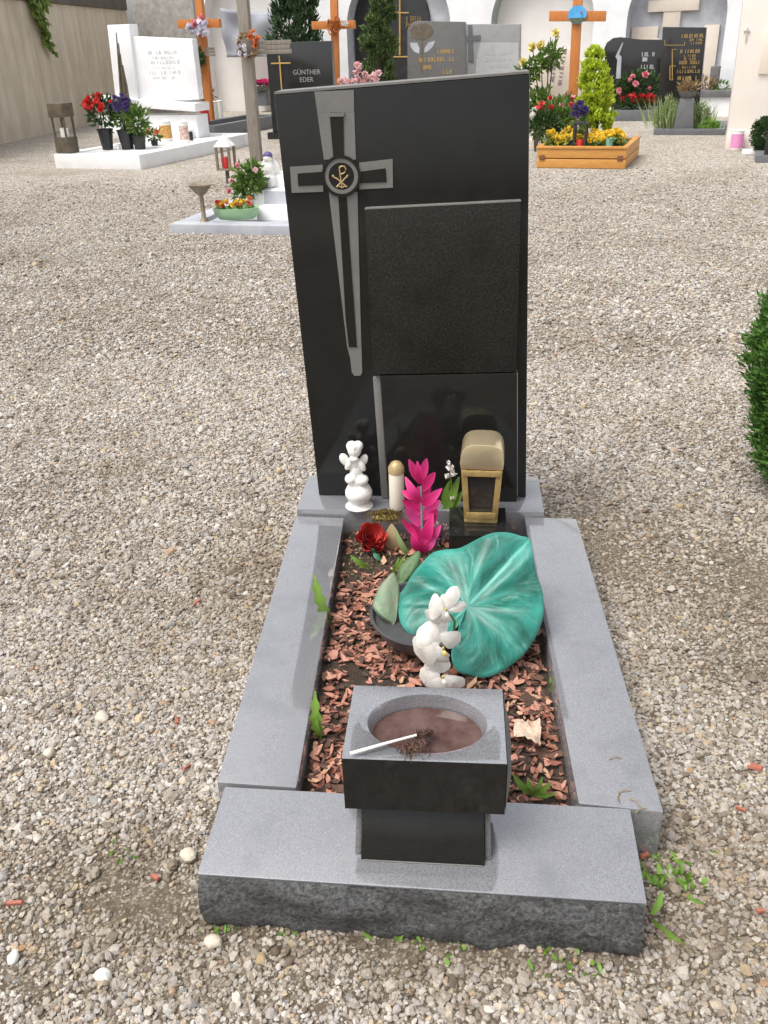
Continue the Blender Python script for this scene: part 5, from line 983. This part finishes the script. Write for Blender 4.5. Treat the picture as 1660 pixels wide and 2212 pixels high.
# magenta flower spike
P = gz(915, 1190, .075); Ff = Frame(P, 0); t = thing('magenta_flower', 'tall artificial magenta flower spike standing before the cream candle', 'flower', P)
def fl_(px, py, dy=0): q = Ff.L(px, py, dy); q.z -= P.z; return q
one(tube([(0, 0, 0), fl_(912, 1130), fl_(910, 1050)], [.004, .0035, .003], 8), 'stem', 'plastic_green', t)
def petal(a, b, wdt, curl=.2, n=5, tooth=0):
    a, b = Vector(a), Vector(b); d = b-a; sd_ = d.cross(Vector((0, -1, .25))).normalized(); nn = sd_.cross(d).normalized(); v = []; f = []
    for i in range(n+1):
        u = i/n; w_ = wdt*math.sin(math.pi*min(.97, .12+u*.86))**.8*(1+tooth*math.sin(u*26)); c = a+d*u+nn*(curl*d.length*math.sin(math.pi*u)*.5)
        for k in (-1, -.4, .4, 1): v.append(tuple(c+sd_*w_*k+nn*(.25*w_*abs(k))))
    for i in range(n):
        for k in range(3): q = i*4+k; f.append((q, q+1, q+5, q+4))
    return v, f
for (x0, y0, x1, y1, w_, vv) in ((906, 1040, 884, 992, 9, .2), (910, 1040, 922, 990, 9, .3), (908, 1045, 902, 996, 8, .1), (912, 1060, 940, 1020, 10, .1), (905, 1075, 868, 1060, 9, .0), (908, 1085, 876, 1030, 10, .2), (912, 1090, 955, 1055, 11, .1), (908, 1110, 870, 1080, 10, .0), (912, 1120, 950, 1080, 12, .4), (908, 1135, 878, 1095, 12, .8), (915, 1150, 945, 1100, 12, .1), (904, 1165, 868, 1120, 7, .0), (912, 1180, 935, 1110, 13, .05), (908, 1185, 892, 1120, 11, .2), (925, 1165, 952, 1135, 11, .6), (916, 1188, 945, 1150, 10, .7), (906, 1190, 890, 1150, 10, .0), (900, 1100, 905, 1050, 12, .15), (915, 1080, 925, 1030, 11, .2), (912, 1195, 922, 1140, 10, .1)):
    dy = random.uniform(-.02, .01); MB().add(petal(fl_(x0, y0, 0), fl_(x1, y1, dy), w_*m_(1)*1.05, random.uniform(-.3, .5)), var=[max(0, min(1, vv+.45*(q//4)/5-.25*(1 if q % 4 in (1, 2) else 0)+random.uniform(-.12, .12))) for q in range(24)]).build('petal', 'flower_magenta', t, 60)
# white-budded green sprig right of it
P = gz(958, 1150, .075)+Vector((0, .03, 0)); Fg = Frame(P, 0); t = thing('white_flower_sprig', 'green leafy sprig with white blossoms beside the brass lantern', 'sprig', P)
def gl(px, py, dy=0): q = Fg.L(px, py, dy); q.z -= P.z; return q
one(tube([(0, 0, 0), gl(966, 1080), gl(976, 1020)], [.003, .003, .002], 6), 'stem', 'foliage_green', t)
for (x0, y0, x1, y1, w_) in ((958, 1118, 992, 1030, 9), (960, 1122, 1000, 1060, 8), (958, 1090, 975, 1035, 8), (960, 1130, 985, 1085, 7)): MB().add(petal(gl(x0, y0), gl(x1, y1, .01), w_*m_(1)*1.2, .1)).build('leaf', 'weed_green', t, 60)
mb = MB(); [flower(mb, gl(x, y, -.01), r_, 9, (0, -1, .6)) for x, y, r_ in ((973, 1010, .016), (980, 1022, .014), (968, 1028, .013), (978, 1076, .009), (970, 1000, .010))]; mb.build('blossom', 'flower_white', t, 0)
# heather clump
P = gz(952, 1176, .07); t = thing('heather_clump', 'small greyish pink heather clump below the magenta flower', 'plant', P); mb = MB(); spray(mb, in_ball((0, .01, .035), (.030, .022, .038), 420, .7, .2), .012, .006); mb.build('foliage', 'heather', t, 0); one(tube([(0, .01, -.01), (0, .01, .03)], .004, 5), 'stem', 'trunk', t)
# red rose
P = gz(803, 1192, .072); Fr = Frame(P, 0); t = thing('red_cloth_rose', 'red artificial rose head lying on the soil, left of the magenta flower', 'rose', P+Vector((0, 0, .0))); c0 = Vector((0, .01, .045)); ax = Vector((.35, -.55, .75)).normalized()
u_ = ax.orthogonal().normalized(); w__ = ax.cross(u_)
for lay, (rr, n, hh, op) in enumerate(((.010, 3, .03, .1), (.019, 4, .034, .22), (.027, 5, .038, .30), (.035, 6, .038, .42), (.041, 6, .034, .58))):
    for k in range(n):
        a = 2*math.pi*(k+.37*lay)/n; rd = u_*math.cos(a)+w__*math.sin(a); tg = ax.cross(rd); v = []; f = []; m = 6
        for i in range(m+1):
            tt = i/m; rad = rr*(.35+.65*math.sin(tt*1.5)); up_ = (tt-.45)*hh*1.7*(1-.35*op*tt); wd = rr*1.5*math.sin(math.pi*(.16+.72*tt))
            for q in range(5): sx = (q-2)/2; v.append(tuple(c0+rd*(rad+op*.012*tt*tt-.22*abs(sx)*rr)+ax*(up_-.004*sx*sx)+tg*wd*sx*.75+rd*.002*math.sin(5*tt+k)))
        for i in range(m):
            for q in range(4): z_ = i*5+q; f.append((z_, z_+1, z_+6, z_+5))
        MB().add((v, f)).build('petal', 'rose_cloth', t, 70)
q = Fr.L(818, 1185, -.02); q.z -= P.z
MB().add(petal((.012, -.040, .02), (.036, -.055, .0), .008)).build('leaf', 'rose_leaf', t, 60); MB().add(petal((.014, -.04, .022), (.008, -.045, .04), .006)).build('leaf', 'rose_leaf', t, 60)
# dry leaf, curled pale leaf
P = gz(862, 1185, .07); Fd = Frame(P, 0); t = thing('brown_dry_leaf', 'brown dried leaf standing between red rose and magenta flower', 'leaf', P); d0 = lambda x, y, dy=0: Fd.L(x, y, dy)-Vector((0, 0, P.z)); MB().add(petal(d0(852, 1190), d0(846, 1132, .03), .026, .3)).build('blade', 'foliage_dry', t, 60); MB().add(petal(d0(852, 1190), d0(862, 1150, .03), .004, .1)).build('midrib', 'bark_dark', t)
t = thing('pale_curled_leaf', 'long pale yellow green leaf arching beside the magenta flower', 'leaf', P); MB().add(petal(d0(892, 1210), d0(850, 1135, -.02), .010, .45, 8)).build('blade', 'foliage_pale', t, 60); MB().add(petal(d0(893, 1212), d0(882, 1180, -.02), .0065, .2)).build('sheath', 'foliage_green', t, 60)
# weeds in the bed
def weed(name, label, P, leaves, mat='weed_green', cat='weed', w_=.010):
    t = thing(name, label, cat, P); F = Frame(P, 0)
    for (x0, y0, x1, y1, k, dy) in leaves:
        a = F.L(x0, y0); b = F.L(x1, y1, dy); a.z -= P.z; b.z -= P.z; MB().add(petal(a, b, w_*k, .25, 18, .28 if 'dandelion' in name else .08), var=[min(1, max(0, random.uniform(.2, .5)+(.4 if q % 4 in (1, 2) else 0))) for q in range(76)]).build('leaf', mat, t, 60)
    one(tube([(0, 0, -.02), (0, 0, .006)], .003, 5), 'root_crown', 'weed_green', t); return t
weed('dandelion_leaf', 'bright green dandelion leaf leaning on the left kerb', gz(713, 1345, .075), [(711, 1338, 678, 1240, 1.5, -.01), (711, 1338, 700, 1300, .6, -.01)])
weed('dandelion_leaf', 'upright green leaf at the front left of the mulch', gz(690, 1592, .075), [(690, 1592, 681, 1492, 1.25, .0), (690, 1592, 684, 1545, .7, -.02), (692, 1592, 715, 1655, .5, -.02)])
weed('small_weed', 'short green weed leaf below the red rose', gz(796, 1225, .075), [(796, 1225, 758, 1200, 1.0, -.01), (796, 1225, 770, 1218, .6, -.015)])
weed('thin_weed', 'thin dark green blades between rose and teal leaf', gz(850, 1232, .075), [(850, 1234, 878, 1196, .5, 0), (850, 1234, 862, 1205, .5, 0), (848, 1238, 840, 1255, .5, -.02)])
weed('grass_tuft', 'green grass tuft in the mulch right of the basin', gz(1150, 1715, .075), [(1150, 1715, 1108, 1672, .8, 0), (1150, 1715, 1192, 1690, .8, 0), (1150, 1716, 1140, 1680, .7, 0), (1155, 1715, 1172, 1678, .6, 0), (1150, 1716, 1205, 1712, .6, -.01), (1148, 1712, 1125, 1700, .6, -.01)])
weed('edge_weed', 'tiny green weed at the inner edge of right kerb', gz(1192, 1480, .08), [(1192, 1482, 1188, 1462, .4, 0), (1192, 1482, 1202, 1466, .4, 0)])
P = gz(1140, 1590, .08); t = thing('dry_white_leaf', 'crumpled whitish dry leaf on the mulch right of the basin', 'leaf', P); mb = MB()
n = 9; cv = MB()
for q in range(n+1):
    for i in range(n+1):
        u, v = i/n-.5, q/n-.5; k = Vector((u*3, v*3, 2)); rr_ = 1+.5*noise.noise(Vector((math.atan2(v, u)*1.2, 3, 1)))
        cv.v.append((u*.058*rr_, v*.075*rr_, .012+.022*noise.noise(k*1.3)+.018*abs(noise.noise(k*2.7+Vector((4, 4, 4)))))); cv.var.append(.5)
for q in range(n):
    for i in range(n): a = q*(n+1)+i; cv.f.append((a, a+1, a+n+2, a+n+1))
cv.build('blade', 'dry_leaf_pale', t, 80)

# ------------------------------------------------------------------ gravel: loose stones as real geometry
def gravel():
    P = []; Sx = []; Dp = []; wet = [(gz(240, 1920), .22, 1.7), (gz(1480, 1850), .20, 1.2), (gz(900, 2060), .10, 4), (gz(1620, 1350), .55, .8), (gz(1330, 1150), .35, .6), (gz(560, 1250), .5, .45), (gz(1560, 1950), .15, 1.2)]
    zones = ((-2.3, 2.3, .4, 2.3, 30000, .0040), (-3.4, 3.2, 2.3, 4.6, 20000, .0045), (-6.2, 4.6, 4.6, 12.5, 6000, .0060))
    dirt = [(gz(210, 1900), .13, 1.9), (gz(340, 1965), .075, 1.8), (gz(40, 2110), .07, 1.6), (gz(1450, 1900), .085, 1.2), (gz(1250, 2065), .055, 4.5), (gz(850, 2040), .045, 4.5), (gz(1640, 1250), .22, 1), (gz(530, 2010), .035, 2.0), (gz(1600, 1440), .15, 1), (gz(610, 1330), .12, .4), (gz(1290, 1180), .2, .5)]
    for (x0, x1, y0, y1, dn, sz) in zones:
        n = int((x1-x0)*(y1-y0)*dn); x = rng.uniform(x0, x1, n); y = rng.uniform(y0, y1, n)
        keep = ~((x > -.49) & (x < .352) & (y > 1.115) & (y < 1.36)) & ~((x > -.535+.0) & (x < .415) & (y > 1.33) & (y < 2.56)) & ~((x > -.535) & (x < .28) & (y > 2.5) & (y < 2.83))
        # view wedge
        keep &= (np.abs(x+.09*y) < .62*y+1.1)
        pr = np.ones(n)
        for (c, r, k) in dirt: pr -= .70*np.exp(-(((x-c.x)/(r*k))**2+((y-c.y)/r)**2)*1.1)
        cell = np.array([noise.noise(Vector((a*2.3, b*2.3, 5)))+.5*noise.noise(Vector((a*6, b*6, 2))) for a, b in zip(x[:], y[:])]) if n < 10 else np.sin(x*3.1+np.sin(y*2.3)*1.7)*np.sin(y*2.7+np.sin(x*1.9)*1.3)
        pr -= .30*np.clip(cell*1.6-.1, 0, 1); pr *= np.clip((12.5-y)/6.5, 0, 1); keep &= rng.random(n) < np.clip(pr, .0, 1)
        s = sz*np.exp(rng.normal(0, .34, n)); dp = np.zeros(n)
        for (c, r, k) in wet: dp += np.exp(-(((x-c.x)/(r*k))**2+((y-c.y)/r)**2))
        dp = np.clip(dp, 0, 1)*rng.uniform(.35, 1, n)
        big = rng.random(n) < .012; s[big] *= 1.6
        P.append(np.stack([x, y, s*rng.uniform(-.1, .75, n)], 1)[keep]); Sx.append(s[keep]); Dp.append(dp[keep])
    P = np.concatenate(P); Sx = np.concatenate(Sx); me = bpy.data.meshes.new('gravel'); me.vertices.add(len(P)); me.vertices.foreach_set('co', P.astype(np.float32).ravel())
    a = me.attributes.new('sz', 'FLOAT', 'POINT'); a.data.foreach_set('value', Sx.astype(np.float32)); d_ = me.attributes.new('damp', 'FLOAT', 'POINT'); d_.data.foreach_set('value', np.concatenate(Dp).astype(np.float32)); me.materials.append(MATS['pebble'])
    o = bpy.data.objects.new('gravel', me); COL.objects.link(o); tag(o, 'loose pale gravel stones around the grave', 'gravel', kind='stuff')
    ng = bpy.data.node_groups.new('gravel', 'GeometryNodeTree'); ng.interface.new_socket('Geometry', in_out='INPUT', socket_type='NodeSocketGeometry'); ng.interface.new_socket('Geometry', in_out='OUTPUT', socket_type='NodeSocketGeometry')
    N = ng.nodes.new; L = ng.links.new; gi = N('NodeGroupInput'); go = N('NodeGroupOutput'); join = N('GeometryNodeJoinGeometry')
    for k in range(4):
        ic = N('GeometryNodeMeshIcoSphere'); ic.inputs['Radius'].default_value = 1; ic.inputs['Subdivisions'].default_value = 2
        nz = N('ShaderNodeTexNoise'); nz.noise_dimensions = '4D'; nz.inputs['W'].default_value = k*7.3; nz.inputs['Scale'].default_value = .85; nz.inputs['Detail'].default_value = 1
        sub = N('ShaderNodeVectorMath'); sub.operation = 'SUBTRACT'; sub.inputs[1].default_value = (.5, .5, .5); L(nz.outputs['Color'], sub.inputs[0])
        sc = N('ShaderNodeVectorMath'); sc.operation = 'SCALE'; sc.inputs['Scale'].default_value = 1.9; L(sub.outputs[0], sc.inputs[0])
        sp_ = N('GeometryNodeSetPosition'); L(ic.outputs[0], sp_.inputs[0]); L(sc.outputs[0], sp_.inputs['Offset'])
        smo = N('GeometryNodeSetMaterial'); smo.inputs['Material'].default_value = MATS['pebble']; L(sp_.outputs[0], smo.inputs[0])
        gti = N('GeometryNodeGeometryToInstance'); L(smo.outputs[0], gti.inputs[0]); L(gti.outputs[0], join.inputs[0])
    m2p = N('GeometryNodeMeshToPoints'); L(gi.outputs[0], m2p.inputs[0])
    iop = N('GeometryNodeInstanceOnPoints'); L(m2p.outputs[0], iop.inputs[0]); L(join.outputs[0], iop.inputs['Instance']); iop.inputs['Pick Instance'].default_value = True
    rvn = N('FunctionNodeRandomValue'); rvn.data_type = 'FLOAT_VECTOR'; rvn.inputs[0].default_value = (-.5, -.5, 0); rvn.inputs[1].default_value = (.5, .5, 6.28); L(rvn.outputs[0], iop.inputs['Rotation'])
    rs = N('FunctionNodeRandomValue'); rs.data_type = 'FLOAT_VECTOR'; rs.inputs[0].default_value = (.75, .65, .45); rs.inputs[1].default_value = (1.35, 1.05, .85); rs.inputs['Seed'].default_value = 4
    na = N('GeometryNodeInputNamedAttribute'); na.inputs['Name'].default_value = 'sz'; na.data_type = 'FLOAT'
    ml = N('ShaderNodeVectorMath'); ml.operation = 'SCALE'; L(rs.outputs[0], ml.inputs[0]); L(na.outputs['Attribute'], ml.inputs['Scale']); L(ml.outputs[0], iop.inputs['Scale'])
    L(iop.outputs[0], go.inputs[0]); md = o.modifiers.new('gn', 'NODES'); md.node_group = ng
gravel()
# single stones and chips that stand out
def pebble(label, px, py, r, mat, cat='stone', nm='pebble', group=None):
    P = gz(px, py, 0); t = ell((0, 0, 0), (r, r*.8, r*.62), seg=10, rings=7); v = [tuple(Vector(p)*(1+.35*noise.noise(Vector(p)/r*1.1+Vector((px, py, 0))))) for p in t[0]]
    o = one((v, t[1]), nm, mat); o.location = (P.x, P.y, r*.55); o.rotation_euler = (0, 0, px); tag(o, label, cat, group)
pebble('bright white pebble in the gravel at lower left', 226, 2112, .017, 'stone_white'); pebble('large cream stone before the left end of front slab', 462, 2042, .018, 'stone_cream'); pebble('elongated cream stone beside the left side of front slab', 408, 1855, .020, 'stone_cream')
pebble('yellowish pebble in the gravel left of the side kerb', 108, 1632, .017, 'stone_cream'); pebble('grey cream pebble on gravel near the left kerb', 222, 1558, .021, 'stone_cream'); pebble('pale stone at the lower left corner of gravel', 30, 2075, .013, 'stone_white')
def chip(label, px, py, L, W_, rz, mat='terracotta_chip', z=0, group=None):
    P = gz(px, py, z); o = one(hexa([(-L/2, -W_/2, 0), (L/2, -W_/2*.7, 0), (L/2*.9, W_/2, 0), (-L/2, W_/2*.8, 0), (-L/2*.9, -W_/2*.8, .006), (L/2*.8, -W_/2*.6, .005), (L/2*.8, W_/2*.7, .006), (-L/2*.8, W_/2*.6, .005)]), 'bark_chip', mat, None, 0); o.location = (P.x, P.y, z+.008); o.rotation_euler = (random.gauss(0, .15), random.gauss(0, .15), rz); tag(o, label, 'bark chip', group)
chip('red bark chip on gravel at lower left edge', 35, 1957, .036, .010, .05); chip('slim red chip on gravel near the left kerb front', 405, 1664, .03, .007, 1.2); chip('short red chip on gravel left of the kerb', 383, 1562, .02, .009, 1.9)
chip('red bark chip on the gravel left of the grave middle', 428, 1306, .028, .011, .9); chip('square red bark chip on gravel at right edge', 1632, 1664, .03, .022, -.6); chip('slim reddish chip on gravel right of the grave', 1600, 1755, .024, .007, -.7)
chip('orange bark chip beside the right end of front slab', 1392, 1845+10, .022, .012, .3); chip('small orange chip between weeds right of front slab', 1650-8, 1975, .016, .010, .2); chip('orange pebble like chip left of the front slab corner', 338, 1862+40, .02, .012, -.6)
for i, (px, py, rz_, lb_) in enumerate([(1350, 1712, .3, 'curved dry straw near the inner edge of the right kerb end'), (1372, 1735, -.9, 'dry straw in the middle of the right kerb end, by the slab corner'), (1385, 1752, .5, 'dry straw at the very front edge of the right kerb'), (1340, 1725, 1.4, 'dry straw lying crosswise beside the slab corner on right kerb'), (1330, 1640, .2, 'dry straw farthest back of those on the right kerb')]):
    P = gz(px, py, HT); o = one(tube([(-.014, 0, .0015), (0, .004, .004), (.014, 0, .0015)], .0011, 5), 'dry_straw', 'foliage_dry'); o.location = P; o.rotation_euler = (0, 0, rz_); tag(o, lb_, 'straw', 'dry straws on the right kerb')
# weeds around the slab
def ground_weed(label, px, py, n, L_, spread, seed=0, mat='weed_green', nm='weed_patch'):
    P = gz(px, py, 0); t = thing(nm, label, 'weed', P); mb = MB(); lf = []
    for _ in range(n): p = Vector((random.gauss(0, spread), random.gauss(0, spread*.55), .004)); d = Vector((random.gauss(0, .8), random.gauss(0, .8), random.uniform(.25, 1))); MB().add(petal(p, p+d.normalized()*L_*random.uniform(.5, 1.2), L_*random.uniform(.16, .26), random.uniform(-.1, .3), 4)).build('leaf', mat, t, 60)
    one(tube([(0, 0, -.01), (0, 0, .008)], .002, 5), 'stem', mat, t)
ground_weed('clover weed patch under the middle of the front slab', 895, 2025, 34, .022, .045); ground_weed('scattered small weeds in front of the slab, right of the clover', 1215, 2075, 22, .018, .04); ground_weed('green weed patch growing beside the right end of front slab', 1440, 1905, 40, .026, .045); ground_weed('tiny green weed sprout left of the front slab corner', 465, 2010, 10, .014, .02); ground_weed('low moss green weeds at the foot of right kerb end', 1420, 1850, 26, .014, .035); ground_weed('small weed sprouts in the gravel at lower left', 255, 1850, 10, .014, .03, nm='weed_sprout'); ground_weed('faint weed sprouts among gravel below the left slab corner', 620, 2025, 9, .012, .02, nm='weed_sprout')
weed('plantain_leaf', 'long green blade leaf on the gravel at the right slab corner', gz(1412, 1992, .0), [(1410, 1990, 1488, 2048, 1.3, -.05), (1412, 1990, 1462, 2028, .8, -.03), (1408, 1975, 1430, 1925, .8, .03)])

# ------------------------------------------------------------------ thuja hedge at the right edge
P = Vector((1.285, 2.98, 0)); t = thing('thuja_hedge', 'dense green thuja bush cut off by the right edge', 'hedge', P)
mb = MB(); HH = .95
for i in range(2300):
    z = HH*random.random()**.9; th = random.uniform(0, 6.28); rr = float(np.interp(z, [0, .15, .30, .47, .57, .68, .82, .95], [.10, .20, .245, .268, .270, .235, .15, .05]))*math.sqrt(random.uniform(.45, 1))*(1+.10*math.sin(z*14+th*2)+.16*noise.noise(Vector((th*1.5, z*6, 0)))); c = Vector((rr*math.cos(th), rr*1.15*math.sin(th), z)); out_ = Vector((math.cos(th), math.sin(th), .9)); base = random.random()*.75
    for _ in range(20):
        p = c+rv(.035*random.random()); mb.add(leaf(p, out_.normalized()+rv(.45), .034*random.uniform(.6, 1.4), .010), var=min(1, base*.8+.25*random.random()))
mb.build('foliage', 'foliage_thuja', t, 0)
mb = MB(); [mb.add(tube([(0, 0, -.03), (random.gauss(0, .05), random.gauss(0, .05), .4), (random.gauss(0, .1), random.gauss(0, .1), .8)], [.02, .014, .006], 6)) for _ in range(5)]; mb.build('trunk', 'trunk', t)
